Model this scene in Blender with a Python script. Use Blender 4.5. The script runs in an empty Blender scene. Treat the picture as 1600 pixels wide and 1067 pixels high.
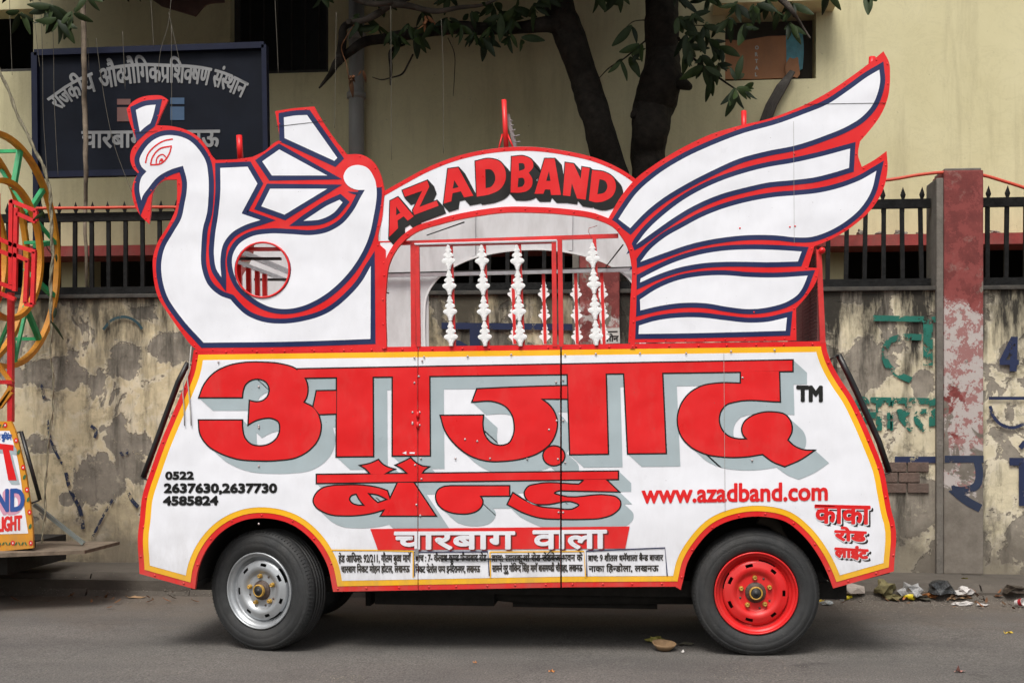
import bpy, bmesh, math, random
from mathutils import Vector, Matrix
from mathutils.geometry import tessellate_polygon
random.seed(7)
SC = bpy.context.scene
COL = SC.collection
R = math.radians

# ------------------------------------------------------------------ camera, world, sun
F = 1920.0; D = 6.4; H = 1.26; TH = R(5.8); YH = 640.0
cd = bpy.data.cameras.new('camera'); cam = bpy.data.objects.new('camera', cd); COL.objects.link(cam)
cam.location = (0, -D, H); cam.rotation_euler = (R(90), 0, TH)
cd.sensor_width = 36; cd.lens = F / 1600 * 36; cd.shift_y = (YH - 533.5) / 1600
cd.clip_start = 0.1; cd.clip_end = 300
SC.camera = cam
wd = bpy.data.worlds.new('World'); SC.world = wd; wd.use_nodes = True
wn = wd.node_tree; bg = wn.nodes['Background']
SUN_EL, SUN_AZ = R(58), R(192)          # high, behind the camera
sky = wn.nodes.new('ShaderNodeTexSky'); sky.sky_type = 'NISHITA'; sky.sun_disc = False
sky.sun_elevation = SUN_EL; sky.sun_rotation = SUN_AZ
sky.dust_density = 6; sky.air_density = 1.5; sky.ozone_density = 1
hs = wn.nodes.new('ShaderNodeHueSaturation'); hs.inputs['Saturation'].default_value = 0.3
wn.links.new(sky.outputs[0], hs.inputs['Color']); wn.links.new(hs.outputs[0], bg.inputs[0])
bg.inputs[1].default_value = 0.10
sl = bpy.data.lights.new('sun', 'SUN'); sl.energy = 1.5; sl.angle = R(22); sl.color = (1, 0.96, 0.9)
so = bpy.data.objects.new('sun', sl); COL.objects.link(so); so.location = (0, -10, 12)
_dir = Vector((math.sin(SUN_AZ) * math.cos(SUN_EL), math.cos(SUN_AZ) * math.cos(SUN_EL), math.sin(SUN_EL)))
so.rotation_euler = _dir.to_track_quat('Z', 'Y').to_euler()
SC.view_settings.view_transform = 'Standard'; SC.view_settings.look = 'None'
SC.view_settings.gamma = 1; SC.view_settings.use_curve_mapping = False
SC.view_settings.exposure = 0.57

# ------------------------------------------------------------------ photo pixel -> point on a real plane
def U(px, py, Y=0.0):
    a = (px - 800) / F; b = (YH - py) / F
    t = (Y + D) / (math.cos(TH) + a * math.sin(TH))
    return Vector((t * (-math.sin(TH) + a * math.cos(TH)), Y, H + t * b))
def G(px, py, z=0.0):
    a = (px - 800) / F; b = (YH - py) / F
    t = (z - H) / b
    return Vector((t * (-math.sin(TH) + a * math.cos(TH)), -D + t * (math.cos(TH) + a * math.sin(TH)), z))

def gz(x):
    """height of the road: it falls gently to the left"""
    return -0.021 + 0.0094 * x

# ------------------------------------------------------------------ materials
MATS = {}
def nodes_of(name):
    m = bpy.data.materials.new(name); m.use_nodes = True
    nt = m.node_tree; return m, nt, nt.nodes['Principled BSDF']
def N(nt, typ, **kw):
    n = nt.nodes.new(typ)
    for k, v in kw.items():
        if k in n.inputs: n.inputs[k].default_value = v
        else: setattr(n, k, v)
    return n
def mixc(nt, fac, a, b, mode='MIX'):
    n = nt.nodes.new('ShaderNodeMix'); n.data_type = 'RGBA'; n.blend_type = mode
    for sock, v in ((0, fac), (6, a), (7, b)):
        if isinstance(v, bpy.types.NodeSocket): nt.links.new(v, n.inputs[sock])
        elif sock == 0: n.inputs[0].default_value = v
        else: n.inputs[sock].default_value = (*v, 1)
    return n.outputs[2]
def ramp(nt, src, *stops):
    n = nt.nodes.new('ShaderNodeValToRGB'); e = n.color_ramp.elements
    while len(e) < len(stops): e.new(0.5)
    for k, (p, c) in enumerate(stops):
        e[k].position = p; e[k].color = (c, c, c, 1) if not isinstance(c, tuple) else (*c, 1)
    nt.links.new(src, n.inputs[0]); return n.outputs[0]
def noise(nt, vec, scale, detail=4, rough=0.55, dist=0.0):
    n = N(nt, 'ShaderNodeTexNoise', Scale=scale, Detail=detail, Roughness=rough, Distortion=dist)
    if vec: nt.links.new(vec, n.inputs['Vector'])
    return n.outputs[0]
def pos(nt, scale=None):
    g = nt.nodes.new('ShaderNodeNewGeometry').outputs['Position']
    if scale:
        mp = nt.nodes.new('ShaderNodeMapping'); mp.inputs['Scale'].default_value = scale
        nt.links.new(g, mp.inputs[0]); return mp.outputs[0]
    return g
def bump(nt, bs, h, strength=0.3, dist=0.01):
    b = N(nt, 'ShaderNodeBump', Strength=strength, Distance=dist)
    nt.links.new(h, b.inputs['Height']); nt.links.new(b.outputs[0], bs.inputs['Normal'])
def mat(name, col, rough=0.6, var=0.12, nscale=6, metal=0.0, bmp=0.0, bscale=40, dirt=0.0, dirtcol=(0.12, 0.1, 0.075), spec=None):
    if name in MATS: return MATS[name]
    m, nt, bs = nodes_of(name)
    P = pos(nt)
    n1 = noise(nt, P, nscale, 6, 0.6)
    f = ramp(nt, n1, (0.3, 0.0), (0.75, 1.0))
    c = mixc(nt, f, tuple(x * (1 - var) for x in col), tuple(min(1, x * (1 + var)) for x in col))
    if dirt:
        n2 = noise(nt, pos(nt, (3, 3, 0.8)), 3.0, 8, 0.7)
        f2 = ramp(nt, n2, (0.45, 0.0), (0.8, dirt))
        c = mixc(nt, f2, c, dirtcol)
    nt.links.new(c, bs.inputs['Base Color'])
    rr = ramp(nt, noise(nt, P, nscale * 2.3, 5), (0.2, max(0, rough - 0.1)), (0.8, min(1, rough + 0.12)))
    nt.links.new(rr, bs.inputs['Roughness'])
    bs.inputs['Metallic'].default_value = metal
    if spec is not None: bs.inputs['Specular IOR Level'].default_value = spec
    if bmp: bump(nt, bs, noise(nt, P, bscale, 5, 0.6), bmp, 0.01)
    MATS[name] = m; return m
def enamel(name, col, rough=0.32, dust=0.14, film=0.5):
    """hand painted gloss on sheet metal: slow dents, faint brush streaks, a little dust"""
    m, nt, bs = nodes_of(name); P = pos(nt)
    st = noise(nt, pos(nt, (14, 1, 5)), 1.5, 5, 0.6)
    c = mixc(nt, ramp(nt, st, (0.3, 0.0), (0.7, 1.0)), tuple(x * 0.975 for x in col), tuple(min(1, x * 1.015) for x in col))
    d = ramp(nt, noise(nt, pos(nt, (1, 1, 0.5)), 5, 9, 0.72), (0.5, 0.0), (0.85, dust))
    c = mixc(nt, d, c, (0.33, 0.29, 0.24) if max(col) > 0.3 else (0.12, 0.11, 0.10))
    # road film along the skirt, a few rusty scuffs
    sz = nt.nodes.new('ShaderNodeSeparateXYZ'); nt.links.new(P, sz.inputs[0])
    mr = nt.nodes.new('ShaderNodeMapRange'); mr.inputs[1].default_value = 0.75; mr.inputs[2].default_value = 0.30; nt.links.new(sz.outputs[2], mr.inputs[0])
    ml = N(nt, 'ShaderNodeMath', operation='MULTIPLY'); nt.links.new(mr.outputs[0], ml.inputs[0]); nt.links.new(ramp(nt, noise(nt, pos(nt, (2.5, 1, 1)), 4, 9, 0.75), (0.3, 0.0), (0.75, film)), ml.inputs[1])
    c = mixc(nt, ml.outputs[0], c, (0.2, 0.165, 0.13))
    sc_ = ramp(nt, noise(nt, pos(nt, (1, 1, 2.5)), 9, 12, 0.85), (0.665, 0.0), (0.70, 0.5)); c = mixc(nt, sc_, c, (0.22, 0.15, 0.11))
    sp = ramp(nt, noise(nt, P, 70, 3, 0.5), (0.745, 0.0), (0.76, 0.5))
    c = mixc(nt, sp, c, (0.14, 0.11, 0.09))
    nt.links.new(c, bs.inputs['Base Color'])
    bs.inputs['Specular IOR Level'].default_value = 0.38
    nt.links.new(ramp(nt, noise(nt, P, 8, 6), (0.25, rough - 0.08), (0.8, rough + 0.16)), bs.inputs['Roughness'])
    a = noise(nt, P, 3.2, 2, 0.4)
    b1 = N(nt, 'ShaderNodeBump', Strength=0.42, Distance=0.05); nt.links.new(a, b1.inputs['Height'])
    b2 = N(nt, 'ShaderNodeBump', Strength=0.06, Distance=0.003); nt.links.new(st, b2.inputs['Height'])
    nt.links.new(b1.outputs[0], b2.inputs['Normal']); nt.links.new(b2.outputs[0], bs.inputs['Normal'])
    return m
M_RED = enamel('red_enamel', (0.68, 0.012, 0.014))
M_WHITE = enamel('white_enamel', (0.77, 0.78, 0.83))
M_BLUE = enamel('navy_enamel', (0.010, 0.019, 0.082), dust=0.1)
M_YEL = enamel('yellow_enamel', (0.86, 0.45, 0.012))
M_GREYP = enamel('grey_shadow_paint', (0.36, 0.43, 0.46))
M_BLKP = enamel('black_lettering_paint', (0.004, 0.004, 0.004), 0.4, 0.08)
M_DRED = enamel('dark_red_paint', (0.16, 0.012, 0.012))
M_INNER = mat('inner_white_sheet', (0.55, 0.55, 0.56), 0.4, 0.08, 4, bmp=0.15, bscale=5, dirt=0.35)
M_REDT = mat('red_painted_steel', (0.6, 0.02, 0.02), 0.4, 0.2, 9, bmp=0.15, bscale=60, dirt=0.25)
M_BLK = mat('black_steel', (0.008, 0.008, 0.009), 0.4, 0.3, 12, bmp=0.2)
M_UNDER = mat('grimy_shaded_underbody', (0.02, 0.018, 0.016), 0.9, 0.4, 7, bmp=0.5)  # near-black grime colour, also standing in for shade under the vehicles
M_ALU = mat('aluminium_rail', (0.45, 0.46, 0.48), 0.35, 0.15, 12, metal=0.7)
M_RIV = mat('rivet_metal', (0.5, 0.42, 0.42), 0.4, 0.3, 30, metal=0.5)
M_ORN = mat('white_cast_ornament', (0.78, 0.78, 0.78), 0.4, 0.06, 20, bmp=0.3, bscale=80)

# ------------------------------------------------------------------ object helpers
WL = {}
def wloc(o): return WL.get(o.name, Vector((0, 0, 0)))
def link(name, me, parent=None, mats=(), origin=None):
    """me: mesh in world coordinates; re-centred on its own origin"""
    if origin is None:
        if len(me.vertices):
            xs = [v.co for v in me.vertices]
            origin = Vector([(min(c[i] for c in xs) + max(c[i] for c in xs)) / 2 for i in range(3)])
        else: origin = Vector((0, 0, 0))
    me.transform(Matrix.Translation(-origin))
    me.name = name
    for m in mats: me.materials.append(m)
    o = bpy.data.objects.new(name, me); COL.objects.link(o)
    WL[o.name] = origin.copy()
    if parent: o.parent = parent; o.location = origin - wloc(parent)
    else: o.location = origin
    return o
def root(name, loc, label, cat, group=None):
    o = bpy.data.objects.new(name, None); COL.objects.link(o); o.location = loc; o.empty_display_size = 0.1
    WL[o.name] = Vector(loc); tag(o, label, cat, group); return o
def tag(o, label, cat, group=None, kind=None):
    if label: o['label'] = label
    if cat: o['category'] = cat
    if group: o['group'] = group
    if kind: o['kind'] = kind
    return o
def inst(name, me, loc, parent=None, rot=(0, 0, 0), scale=1.0):
    """share a mesh; loc in world coordinates"""
    o = bpy.data.objects.new(name, me); COL.objects.link(o)
    loc = Vector(loc); WL[o.name] = loc.copy()
    o.rotation_euler = rot
    o.scale = (scale,) * 3 if not isinstance(scale, tuple) else scale
    if parent: o.parent = parent; o.location = loc - wloc(parent)
    else: o.location = loc
    return o
class MB:
    """collects solids, builds ONE mesh"""
    def __init__(s): s.v = []; s.f = []; s.mi = []; s.sm = []
    def add(s, vs, fs, mi=0, smooth=False):
        k = len(s.v); s.v += [Vector(v) for v in vs]; s.f += [tuple(i + k for i in f) for f in fs]
        s.mi += [mi] * len(fs); s.sm += [smooth] * len(fs); return s
    def box(s, a, b, mi=0, rot=None, ctr=None):
        x0, y0, z0 = [min(a[i], b[i]) for i in range(3)]; x1, y1, z1 = [max(a[i], b[i]) for i in range(3)]
        vs = [Vector(p) for p in ((x0,y0,z0),(x1,y0,z0),(x1,y1,z0),(x0,y1,z0),(x0,y0,z1),(x1,y0,z1),(x1,y1,z1),(x0,y1,z1))]
        if rot is not None:
            c = Vector(ctr) if ctr else Vector(((x0+x1)/2,(y0+y1)/2,(z0+z1)/2))
            vs = [c + rot @ (v - c) for v in vs]
        return s.add(vs, ((0,3,2,1),(4,5,6,7),(0,1,5,4),(1,2,6,5),(2,3,7,6),(3,0,4,7)), mi)
    def bar(s, a, b, w, d, mi=0):
        """box section between two points; w across, d in depth"""
        a = Vector(a); b = Vector(b); t = (b - a).normalized()
        y = Vector((0, 1, 0)) if abs(t.y) < 0.9 else Vector((1, 0, 0))
        x = t.cross(y).normalized(); y = x.cross(t).normalized()
        vs = [p + x * sx * w / 2 + y * sy * d / 2 for p in (a, b) for sx, sy in ((-1,-1),(1,-1),(1,1),(-1,1))]
        return s.add(vs, ((3,2,1,0),(4,5,6,7),(0,1,5,4),(1,2,6,5),(2,3,7,6),(3,0,4,7)), mi)
    def tube(s, pts, r, n=8, mi=0, cap=True):
        pts = [Vector(p) for p in pts]; rs = r if isinstance(r, (list, tuple)) else [r] * len(pts)
        vs = []; fs = []; up = None
        for i, p in enumerate(pts):
            t = (pts[min(i + 1, len(pts) - 1)] - pts[max(i - 1, 0)]).normalized()
            if up is None: up = t.orthogonal().normalized()
            up = (up - t * up.dot(t))
            up = up.normalized() if up.length > 1e-6 else t.orthogonal().normalized()
            w = t.cross(up)
            vs += [p + (up * math.cos(2 * math.pi * k / n) + w * math.sin(2 * math.pi * k / n)) * rs[i] for k in range(n)]
        for i in range(len(pts) - 1):
            for k in range(n):
                a = i * n + k; b = i * n + (k + 1) % n
                fs.append((a, b, b + n, a + n))
        s.add(vs, fs, mi, True)
        if cap:
            k = len(s.v) - len(vs)
            s.f += [tuple(k + j for j in range(n))[::-1], tuple(k + (len(pts) - 1) * n + j for j in range(n))]
            s.mi += [mi, mi]; s.sm += [False, False]
        return s
    def lathe(s, prof, c, axis='Y', n=64, mi=0, skip=None, closed=False):
        """profile of (radius, depth) turned about an axis through c; depth runs along the axis"""
        c = Vector(c); vs = []; fs = []
        for r, d in prof:
            for k in range(n):
                t = 2 * math.pi * k / n
                if axis == 'Y': vs.append(c + Vector((r * math.cos(t), d, r * math.sin(t))))
                else: vs.append(c + Vector((r * math.cos(t), r * math.sin(t), d)))
        m = len(prof)
        for j in range(m - 1 + (1 if closed else 0)):
            for k in range(n):
                if skip and skip(j, k): continue
                a = j * n + k; b = j * n + (k + 1) % n; q = ((j + 1) % m) * n
                fs.append((a, b, q + (k + 1) % n, q + k))
        return s.add(vs, fs, mi, True)
    def mesh(s):
        me = bpy.data.meshes.new('mesh'); me.from_pydata([tuple(v) for v in s.v], [], s.f)
        me.polygons.foreach_set('material_index', s.mi); me.polygons.foreach_set('use_smooth', s.sm)
        me.update(); return me
    def build(s, name, mats, parent=None, origin=None, bevel=0):
        me = s.mesh()
        if bevel:
            bm = bmesh.new(); bm.from_mesh(me)
            bmesh.ops.bevel(bm, geom=[e for e in bm.edges if len(e.link_faces) == 2 and e.calc_face_angle(0) > 0.6], offset=bevel, segments=2, affect='EDGES', profile=0.6)
            bm.to_mesh(me); bm.free()
        return link(name, me, parent, mats if isinstance(mats, (list, tuple)) else (mats,), origin)

# ------------------------------------------------------------------ flat shapes traced in the picture, kept as 2-D until placed
VIEW = {'1': (180, 60, 3.636), '2': (180, 300, 3.636), '3': (580, 130, 3.636), '4': (580, 330, 3.636), '5': (950, 60, 3.404),
        '6': (950, 300, 3.404), 'A': (200, 530, 3.636), 'B': (580, 530, 3.636), 'C': (960, 530, 3.478), 'D': (200, 760, 3.636),
        'E': (1000, 760, 3.636), 'e': (480, 700, 6.154), 'f': (720, 700, 6.154), 'P': (0, 0, 1.0), 'K': (1230, 770, 8.206), 'L': (0, 640, 3.559)}
def pts(s):
    """'1 12,34c 56,78 ...': a view letter, then points; c marks a corner; letters may change midway"""
    out = []; ox, oy, sc = VIEW['P']
    for tok in s.split():
        if ',' not in tok: ox, oy, sc = VIEW[tok]; continue
        c = tok.endswith('c'); x, y = (tok[:-1] if c else tok).split(',')
        out.append((ox + float(x) / sc, oy + float(y) / sc, c))
    return out
def smooth(P, closed=True, seg=6):
    n = len(P); out = []
    for i in range(n if closed else n - 1):
        p1 = P[i]; p2 = P[(i + 1) % n]
        p0 = P[i - 1] if (closed or i > 0) else p1; p3 = P[(i + 2) % n] if (closed or i + 2 < n) else p2
        if p1[2] and p2[2]: out.append((p1[0], p1[1])); continue
        L = math.hypot(p2[0] - p1[0], p2[1] - p1[1])
        def tang(a, b, c, corner, first):
            if corner: return ((p2[0] - p1[0]), (p2[1] - p1[1]))
            l0 = math.hypot(b[0] - a[0], b[1] - a[1]) + 1e-6; l1 = math.hypot(c[0] - b[0], c[1] - b[1]) + 1e-6
            tx = (b[0] - a[0]) / l0 * l1 + (c[0] - b[0]) / l1 * l0; ty = (b[1] - a[1]) / l0 * l1 + (c[1] - b[1]) / l1 * l0
            return (tx / (l0 + l1) * L, ty / (l0 + l1) * L)
        m1 = tang(p0, p1, p2, p1[2], True); m2 = tang(p1, p2, p3, p2[2], False)
        for k in range(seg):
            t = k / seg; a = 2*t**3 - 3*t**2 + 1; b = t**3 - 2*t**2 + t; c = -2*t**3 + 3*t**2; d = t**3 - t**2
            out.append((a*p1[0] + b*m1[0] + c*p2[0] + d*m2[0], a*p1[1] + b*m1[1] + c*p2[1] + d*m2[1]))
    if not closed: out.append((P[-1][0], P[-1][1]))
    return out
def S(s, seg=6): return smooth(pts(s), True, seg)
def area(L): return sum(L[i-1][0] * L[i][1] - L[i][0] * L[i-1][1] for i in range(len(L))) / 2
def offset(L, d, lim=2.6):
    """grow a closed loop by d (negative shrinks), mitred"""
    Q = []
    for p in L:
        if not Q or math.hypot(p[0] - Q[-1][0], p[1] - Q[-1][1]) > 0.25: Q.append(p)
    if math.hypot(Q[0][0] - Q[-1][0], Q[0][1] - Q[-1][1]) < 0.25: Q.pop()
    sg = 1 if area(Q) > 0 else -1; out = []; n = len(Q)
    for i in range(n):
        a, b, c = Q[i - 1], Q[i], Q[(i + 1) % n]
        def nr(p, q):
            x, y = q[0] - p[0], q[1] - p[1]; l = math.hypot(x, y) + 1e-9; return (y / l * sg, -x / l * sg)
        n1 = nr(a, b); n2 = nr(b, c); mx, my = n1[0] + n2[0], n1[1] + n2[1]; k = mx * mx + my * my
        if k < 1e-4: mx, my, k = n1[0], n1[1], 1.0; s = 1.0
        else: s = 2 / k
        l = s * math.sqrt(k)
        if l > lim: s *= lim / l
        out.append((b[0] + mx * s * d, b[1] + my * s * d))
    return out
def uncross(L, win=14):
    """cut off the little loops an inset leaves at tight corners"""
    L = list(L); again = True
    while again:
        again = False; n = len(L)
        for i in range(n):
            a, b = L[i], L[(i + 1) % n]
            for w in range(win, 1, -1):
                c, d = L[(i + w) % n], L[(i + w + 1) % n]
                r = (b[0]-a[0], b[1]-a[1]); q = (d[0]-c[0], d[1]-c[1]); den = r[0]*q[1] - r[1]*q[0]
                if abs(den) < 1e-12: continue
                t = ((c[0]-a[0])*q[1] - (c[1]-a[1])*q[0]) / den; u = ((c[0]-a[0])*r[1] - (c[1]-a[1])*r[0]) / den
                if 0 < t < 1 and 0 < u < 1:
                    X = (a[0] + t*r[0], a[1] + t*r[1]); rm = {(i + 1 + k) % n for k in range(w)}
                    nl = []
                    for k in range(n):
                        if k not in rm: nl.append(L[k])
                        if k == i: nl.append(X)
                    L = nl; again = True; break
            if again: break
    return L
def circle(cx, cy, rx, ry=None, n=28, rot=0):
    ry = ry or rx
    return [(cx + rx * math.cos(t) * math.cos(rot) - ry * math.sin(t) * math.sin(rot), cy + rx * math.cos(t) * math.sin(rot) + ry * math.sin(t) * math.cos(rot)) for t in [2 * math.pi * k / n for k in range(n)]]
class M2:
    """list of flat chunks (verts, faces) in picture units"""
    def __init__(s, ch=None): s.ch = ch or []
    def poly(s, outer, holes=()):
        loops = [[Vector((x, y, 0)) for x, y in outer]] + [[Vector((x, y, 0)) for x, y in h] for h in holes]
        vs = [(v.x, v.y) for l in loops for v in l]
        s.ch.append((vs, [tuple(t) for t in tessellate_polygon(loops)])); return s
    def stroke(s, line, w, closed=False):
        n = len(line); m = n if closed else n - 1; L = []; Rr = []
        for i in range(n):
            a = line[i - 1] if (i > 0 or closed) else line[i]; b = line[(i + 1) % n] if (i < n - 1 or closed) else line[i]
            x, y = b[0] - a[0], b[1] - a[1]; l = math.hypot(x, y) + 1e-9
            ww = w[i] if isinstance(w, list) else w
            L.append((line[i][0] - y / l * ww / 2, line[i][1] + x / l * ww / 2)); Rr.append((line[i][0] + y / l * ww / 2, line[i][1] - x / l * ww / 2))
        s.ch.append((L + Rr, [(i, (i + 1) % n, n + (i + 1) % n, n + i) for i in range(m)])); return s
    def edges(s, vs, fs):
        cnt = {}
        for f in fs:
            for i in range(len(f)):
                e = (f[i - 1], f[i]); k = (min(e), max(e)); cnt[k] = cnt.get(k, 0) + 1
        return [k for k, c in cnt.items() if c == 1]
    def thick(s, w):
        out = list(s.ch)
        for vs, fs in s.ch:
            for a, b in s.edges(vs, fs):
                p, q = vs[a], vs[b]; x, y = q[0] - p[0], q[1] - p[1]; l = math.hypot(x, y)
                if l < 1e-6: continue
                x /= l; y /= l; h = w; e = w * 0.45
                out.append(([(p[0] - x*e - y*h, p[1] - y*e + x*h), (q[0] + x*e - y*h, q[1] + y*e + x*h), (q[0] + x*e + y*h, q[1] + y*e - x*h), (p[0] - x*e + y*h, p[1] - y*e - x*h)], [(0, 1, 2, 3)]))
        return M2(out)
    def sweep(s, dx, dy):
        out = []
        for vs, fs in s.ch:
            out.append(([(x + dx, y + dy) for x, y in vs], fs)); out.append((vs, fs))
            for a, b in s.edges(vs, fs):
                p, q = vs[a], vs[b]
                out.append(([p, q, (q[0] + dx, q[1] + dy), (p[0] + dx, p[1] + dy)], [(0, 1, 2, 3)]))
        return M2(out)
    def map(s, fn): return M2([([fn(x, y) for x, y in vs], fs) for vs, fs in s.ch])
    def __add__(s, o): return M2(s.ch + o.ch)
    def mesh(s, Y, gap=(), clip=None, lift=1.5e-5, proj=U):
        bm = bmesh.new()
        for k, (vs, fs) in enumerate(s.ch):
            y = Y - (k % 40) * lift; bv = [bm.verts.new(proj(px, py, y)) for px, py in vs]
            for f in fs:
                try: bm.faces.new([bv[i] for i in f])
                except ValueError: pass
        if clip:
            for X, sgn in clip:
                g = bm.verts[:] + bm.edges[:] + bm.faces[:]
                bmesh.ops.bisect_plane(bm, geom=g, plane_co=(X, 0, 0), plane_no=(sgn, 0, 0), clear_outer=True)
        for f in bm.faces:
            if f.normal.y > 0: f.normal_flip()
        me = bpy.data.meshes.new('flat'); bm.to_mesh(me); bm.free(); return me
def sheet_mesh(outer, holes, Y0, Y1, clip=None, proj=U):
    """metal sheet with real thickness: front at Y0, back at Y1"""
    loops = [outer] + list(holes)
    f = [[proj(x, y, Y0) for x, y in l] for l in loops]
    tri = tessellate_polygon([[Vector((v.x, v.z, 0)) for v in l] for l in f])
    fl = [v for l in f for v in l]; n = len(fl)
    bm = bmesh.new()
    A = [bm.verts.new(v) for v in fl]; B = [bm.verts.new(Vector((v.x, Y1, v.z))) for v in fl]
    for t in tri:
        try: bm.faces.new([A[i] for i in t]); bm.faces.new([B[i] for i in reversed(t)])
        except ValueError: pass
    k = 0
    for l in f:
        m = len(l)
        for i in range(m):
            try: bm.faces.new((A[k + i], A[k + (i + 1) % m], B[k + (i + 1) % m], B[k + i]))
            except ValueError: pass
        k += m
    if clip:
        for X, sgn in clip:
            bmesh.ops.bisect_plane(bm, geom=bm.verts[:] + bm.edges[:] + bm.faces[:], plane_co=(X, 0, 0), plane_no=(sgn, 0, 0), clear_outer=True)
    bmesh.ops.recalc_face_normals(bm, faces=bm.faces)
    me = bpy.data.meshes.new('sheet'); bm.to_mesh(me); bm.free(); return me

# ------------------------------------------------------------------ lettering from Blender's built-in font
_tc = {}
def glyphs(s, cut=None):
    if (s, cut) in _tc: return _tc[(s, cut)]
    cu = bpy.data.curves.new('t', 'FONT'); cu.body = s; cu.resolution_u = 3
    ob = bpy.data.objects.new('t', cu); COL.objects.link(ob)
    bpy.context.view_layer.update()
    me = ob.evaluated_get(bpy.context.evaluated_depsgraph_get()).to_mesh()
    vs = [(v.co.x, v.co.y) for v in me.vertices]; fs = [tuple(p.vertices) for p in me.polygons]
    ob.to_mesh_clear(); bpy.data.objects.remove(ob); bpy.data.curves.remove(cu)
    par = list(range(len(vs)))
    def fd(a):
        while par[a] != a: par[a] = par[par[a]]; a = par[a]
        return a
    for f in fs:
        for i in f[1:]: par[fd(i)] = fd(f[0])
    g = {}
    for f in fs: g.setdefault(fd(f[0]), []).append(f)
    ch = []
    for fl in g.values():
        idx = sorted({i for f in fl for i in f}); mp = {i: k for k, i in enumerate(idx)}
        ch.append(([vs[i] for i in idx], [tuple(mp[i] for i in f) for f in fl]))
    if cut:
        x1 = max(x for v, _ in ch for x, _y in v); X = x1 * cut; nc = []
        for v, fl in ch:
            nv = []; nf = []
            for f in fl:
                P = [v[i] for i in f]; Q = []
                for i in range(len(P)):
                    a, b = P[i - 1], P[i]
                    if (a[0] <= X) != (b[0] <= X):
                        t = (X - a[0]) / (b[0] - a[0]); Q.append((X, a[1] + t * (b[1] - a[1])))
                    if b[0] <= X: Q.append(b)
                if len(Q) >= 3: nf.append(tuple(range(len(nv), len(nv) + len(Q)))); nv += Q
            if nf:
                key = {}; rv = []; rm = []
                for p in nv:
                    kk = (round(p[0], 5), round(p[1], 5))
                    if kk not in key: key[kk] = len(rv); rv.append(p)
                    rm.append(key[kk])
                nc.append((rv, [tuple(dict.fromkeys(rm[i] for i in f)) for f in nf]))
        ch = [(v, [f for f in fl if len(f) > 2]) for v, fl in nc]
    _tc[(s, cut)] = ch; return ch
def text(s):
    """string; {x} stands for the half form of a consonant; returns M2 with v up and u from 0"""
    segs = []; buf = ''; i = 0
    while i < len(s):
        if s[i] == '{':
            if buf: segs.append((buf, None)); buf = ''
            j = s.index('}', i); segs.append((s[i + 1:j], 0.66)); i = j + 1
        else: buf += s[i]; i += 1
    if buf: segs.append((buf, None))
    x = 0; out = []
    for t, cut in segs:
        if t == '/':
            out.append(([(x - 0.27, 0.20), (x - 0.22, 0.26), (x - 0.44, 0.06), (x - 0.49, 0.0)], [(0, 1, 2, 3)])); continue
        lead = len(t) - len(t.lstrip()); x += 0.2 * lead; core = t.strip()
        if core:
            g = glyphs(core, cut); x0 = min(p[0] for v, _ in g for p in v); x1 = max(p[0] for v, _ in g for p in v)
            for v, f in g: out.append(([(p[0] - x0 + x, p[1]) for p in v], f))
            x += x1 - x0 - 0.03
        x += 0.2 * (len(t) - len(t.rstrip()))
    return M2(out)
DEV = 0.615; LAT = 0.70; LOW = 0.5
def put(s, x0, yb0, x1, yb1, yt0, cap, w=0.0, skew=0.0):
    """place text so its baseline runs (x0,yb0)-(x1,yb1) and its cap line starts at yt0; w thickens (picture units)"""
    m = text(s); a = min(p[0] for v, _ in m.ch for p in v); b = max(p[0] for v, _ in m.ch for p in v)
    h = (yb0 - yt0) / cap
    m = m.map(lambda u, v: (x0 + (u - a) / (b - a) * (x1 - x0) + skew * v * h, yb0 + (u - a) / (b - a) * (yb1 - yb0) - v * h))
    return m.thick(w) if w else m
# calibrate the Devanagari head line
_k = glyphs('क'); DEV = max(p[1] for v, _ in _k for p in v)

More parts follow.
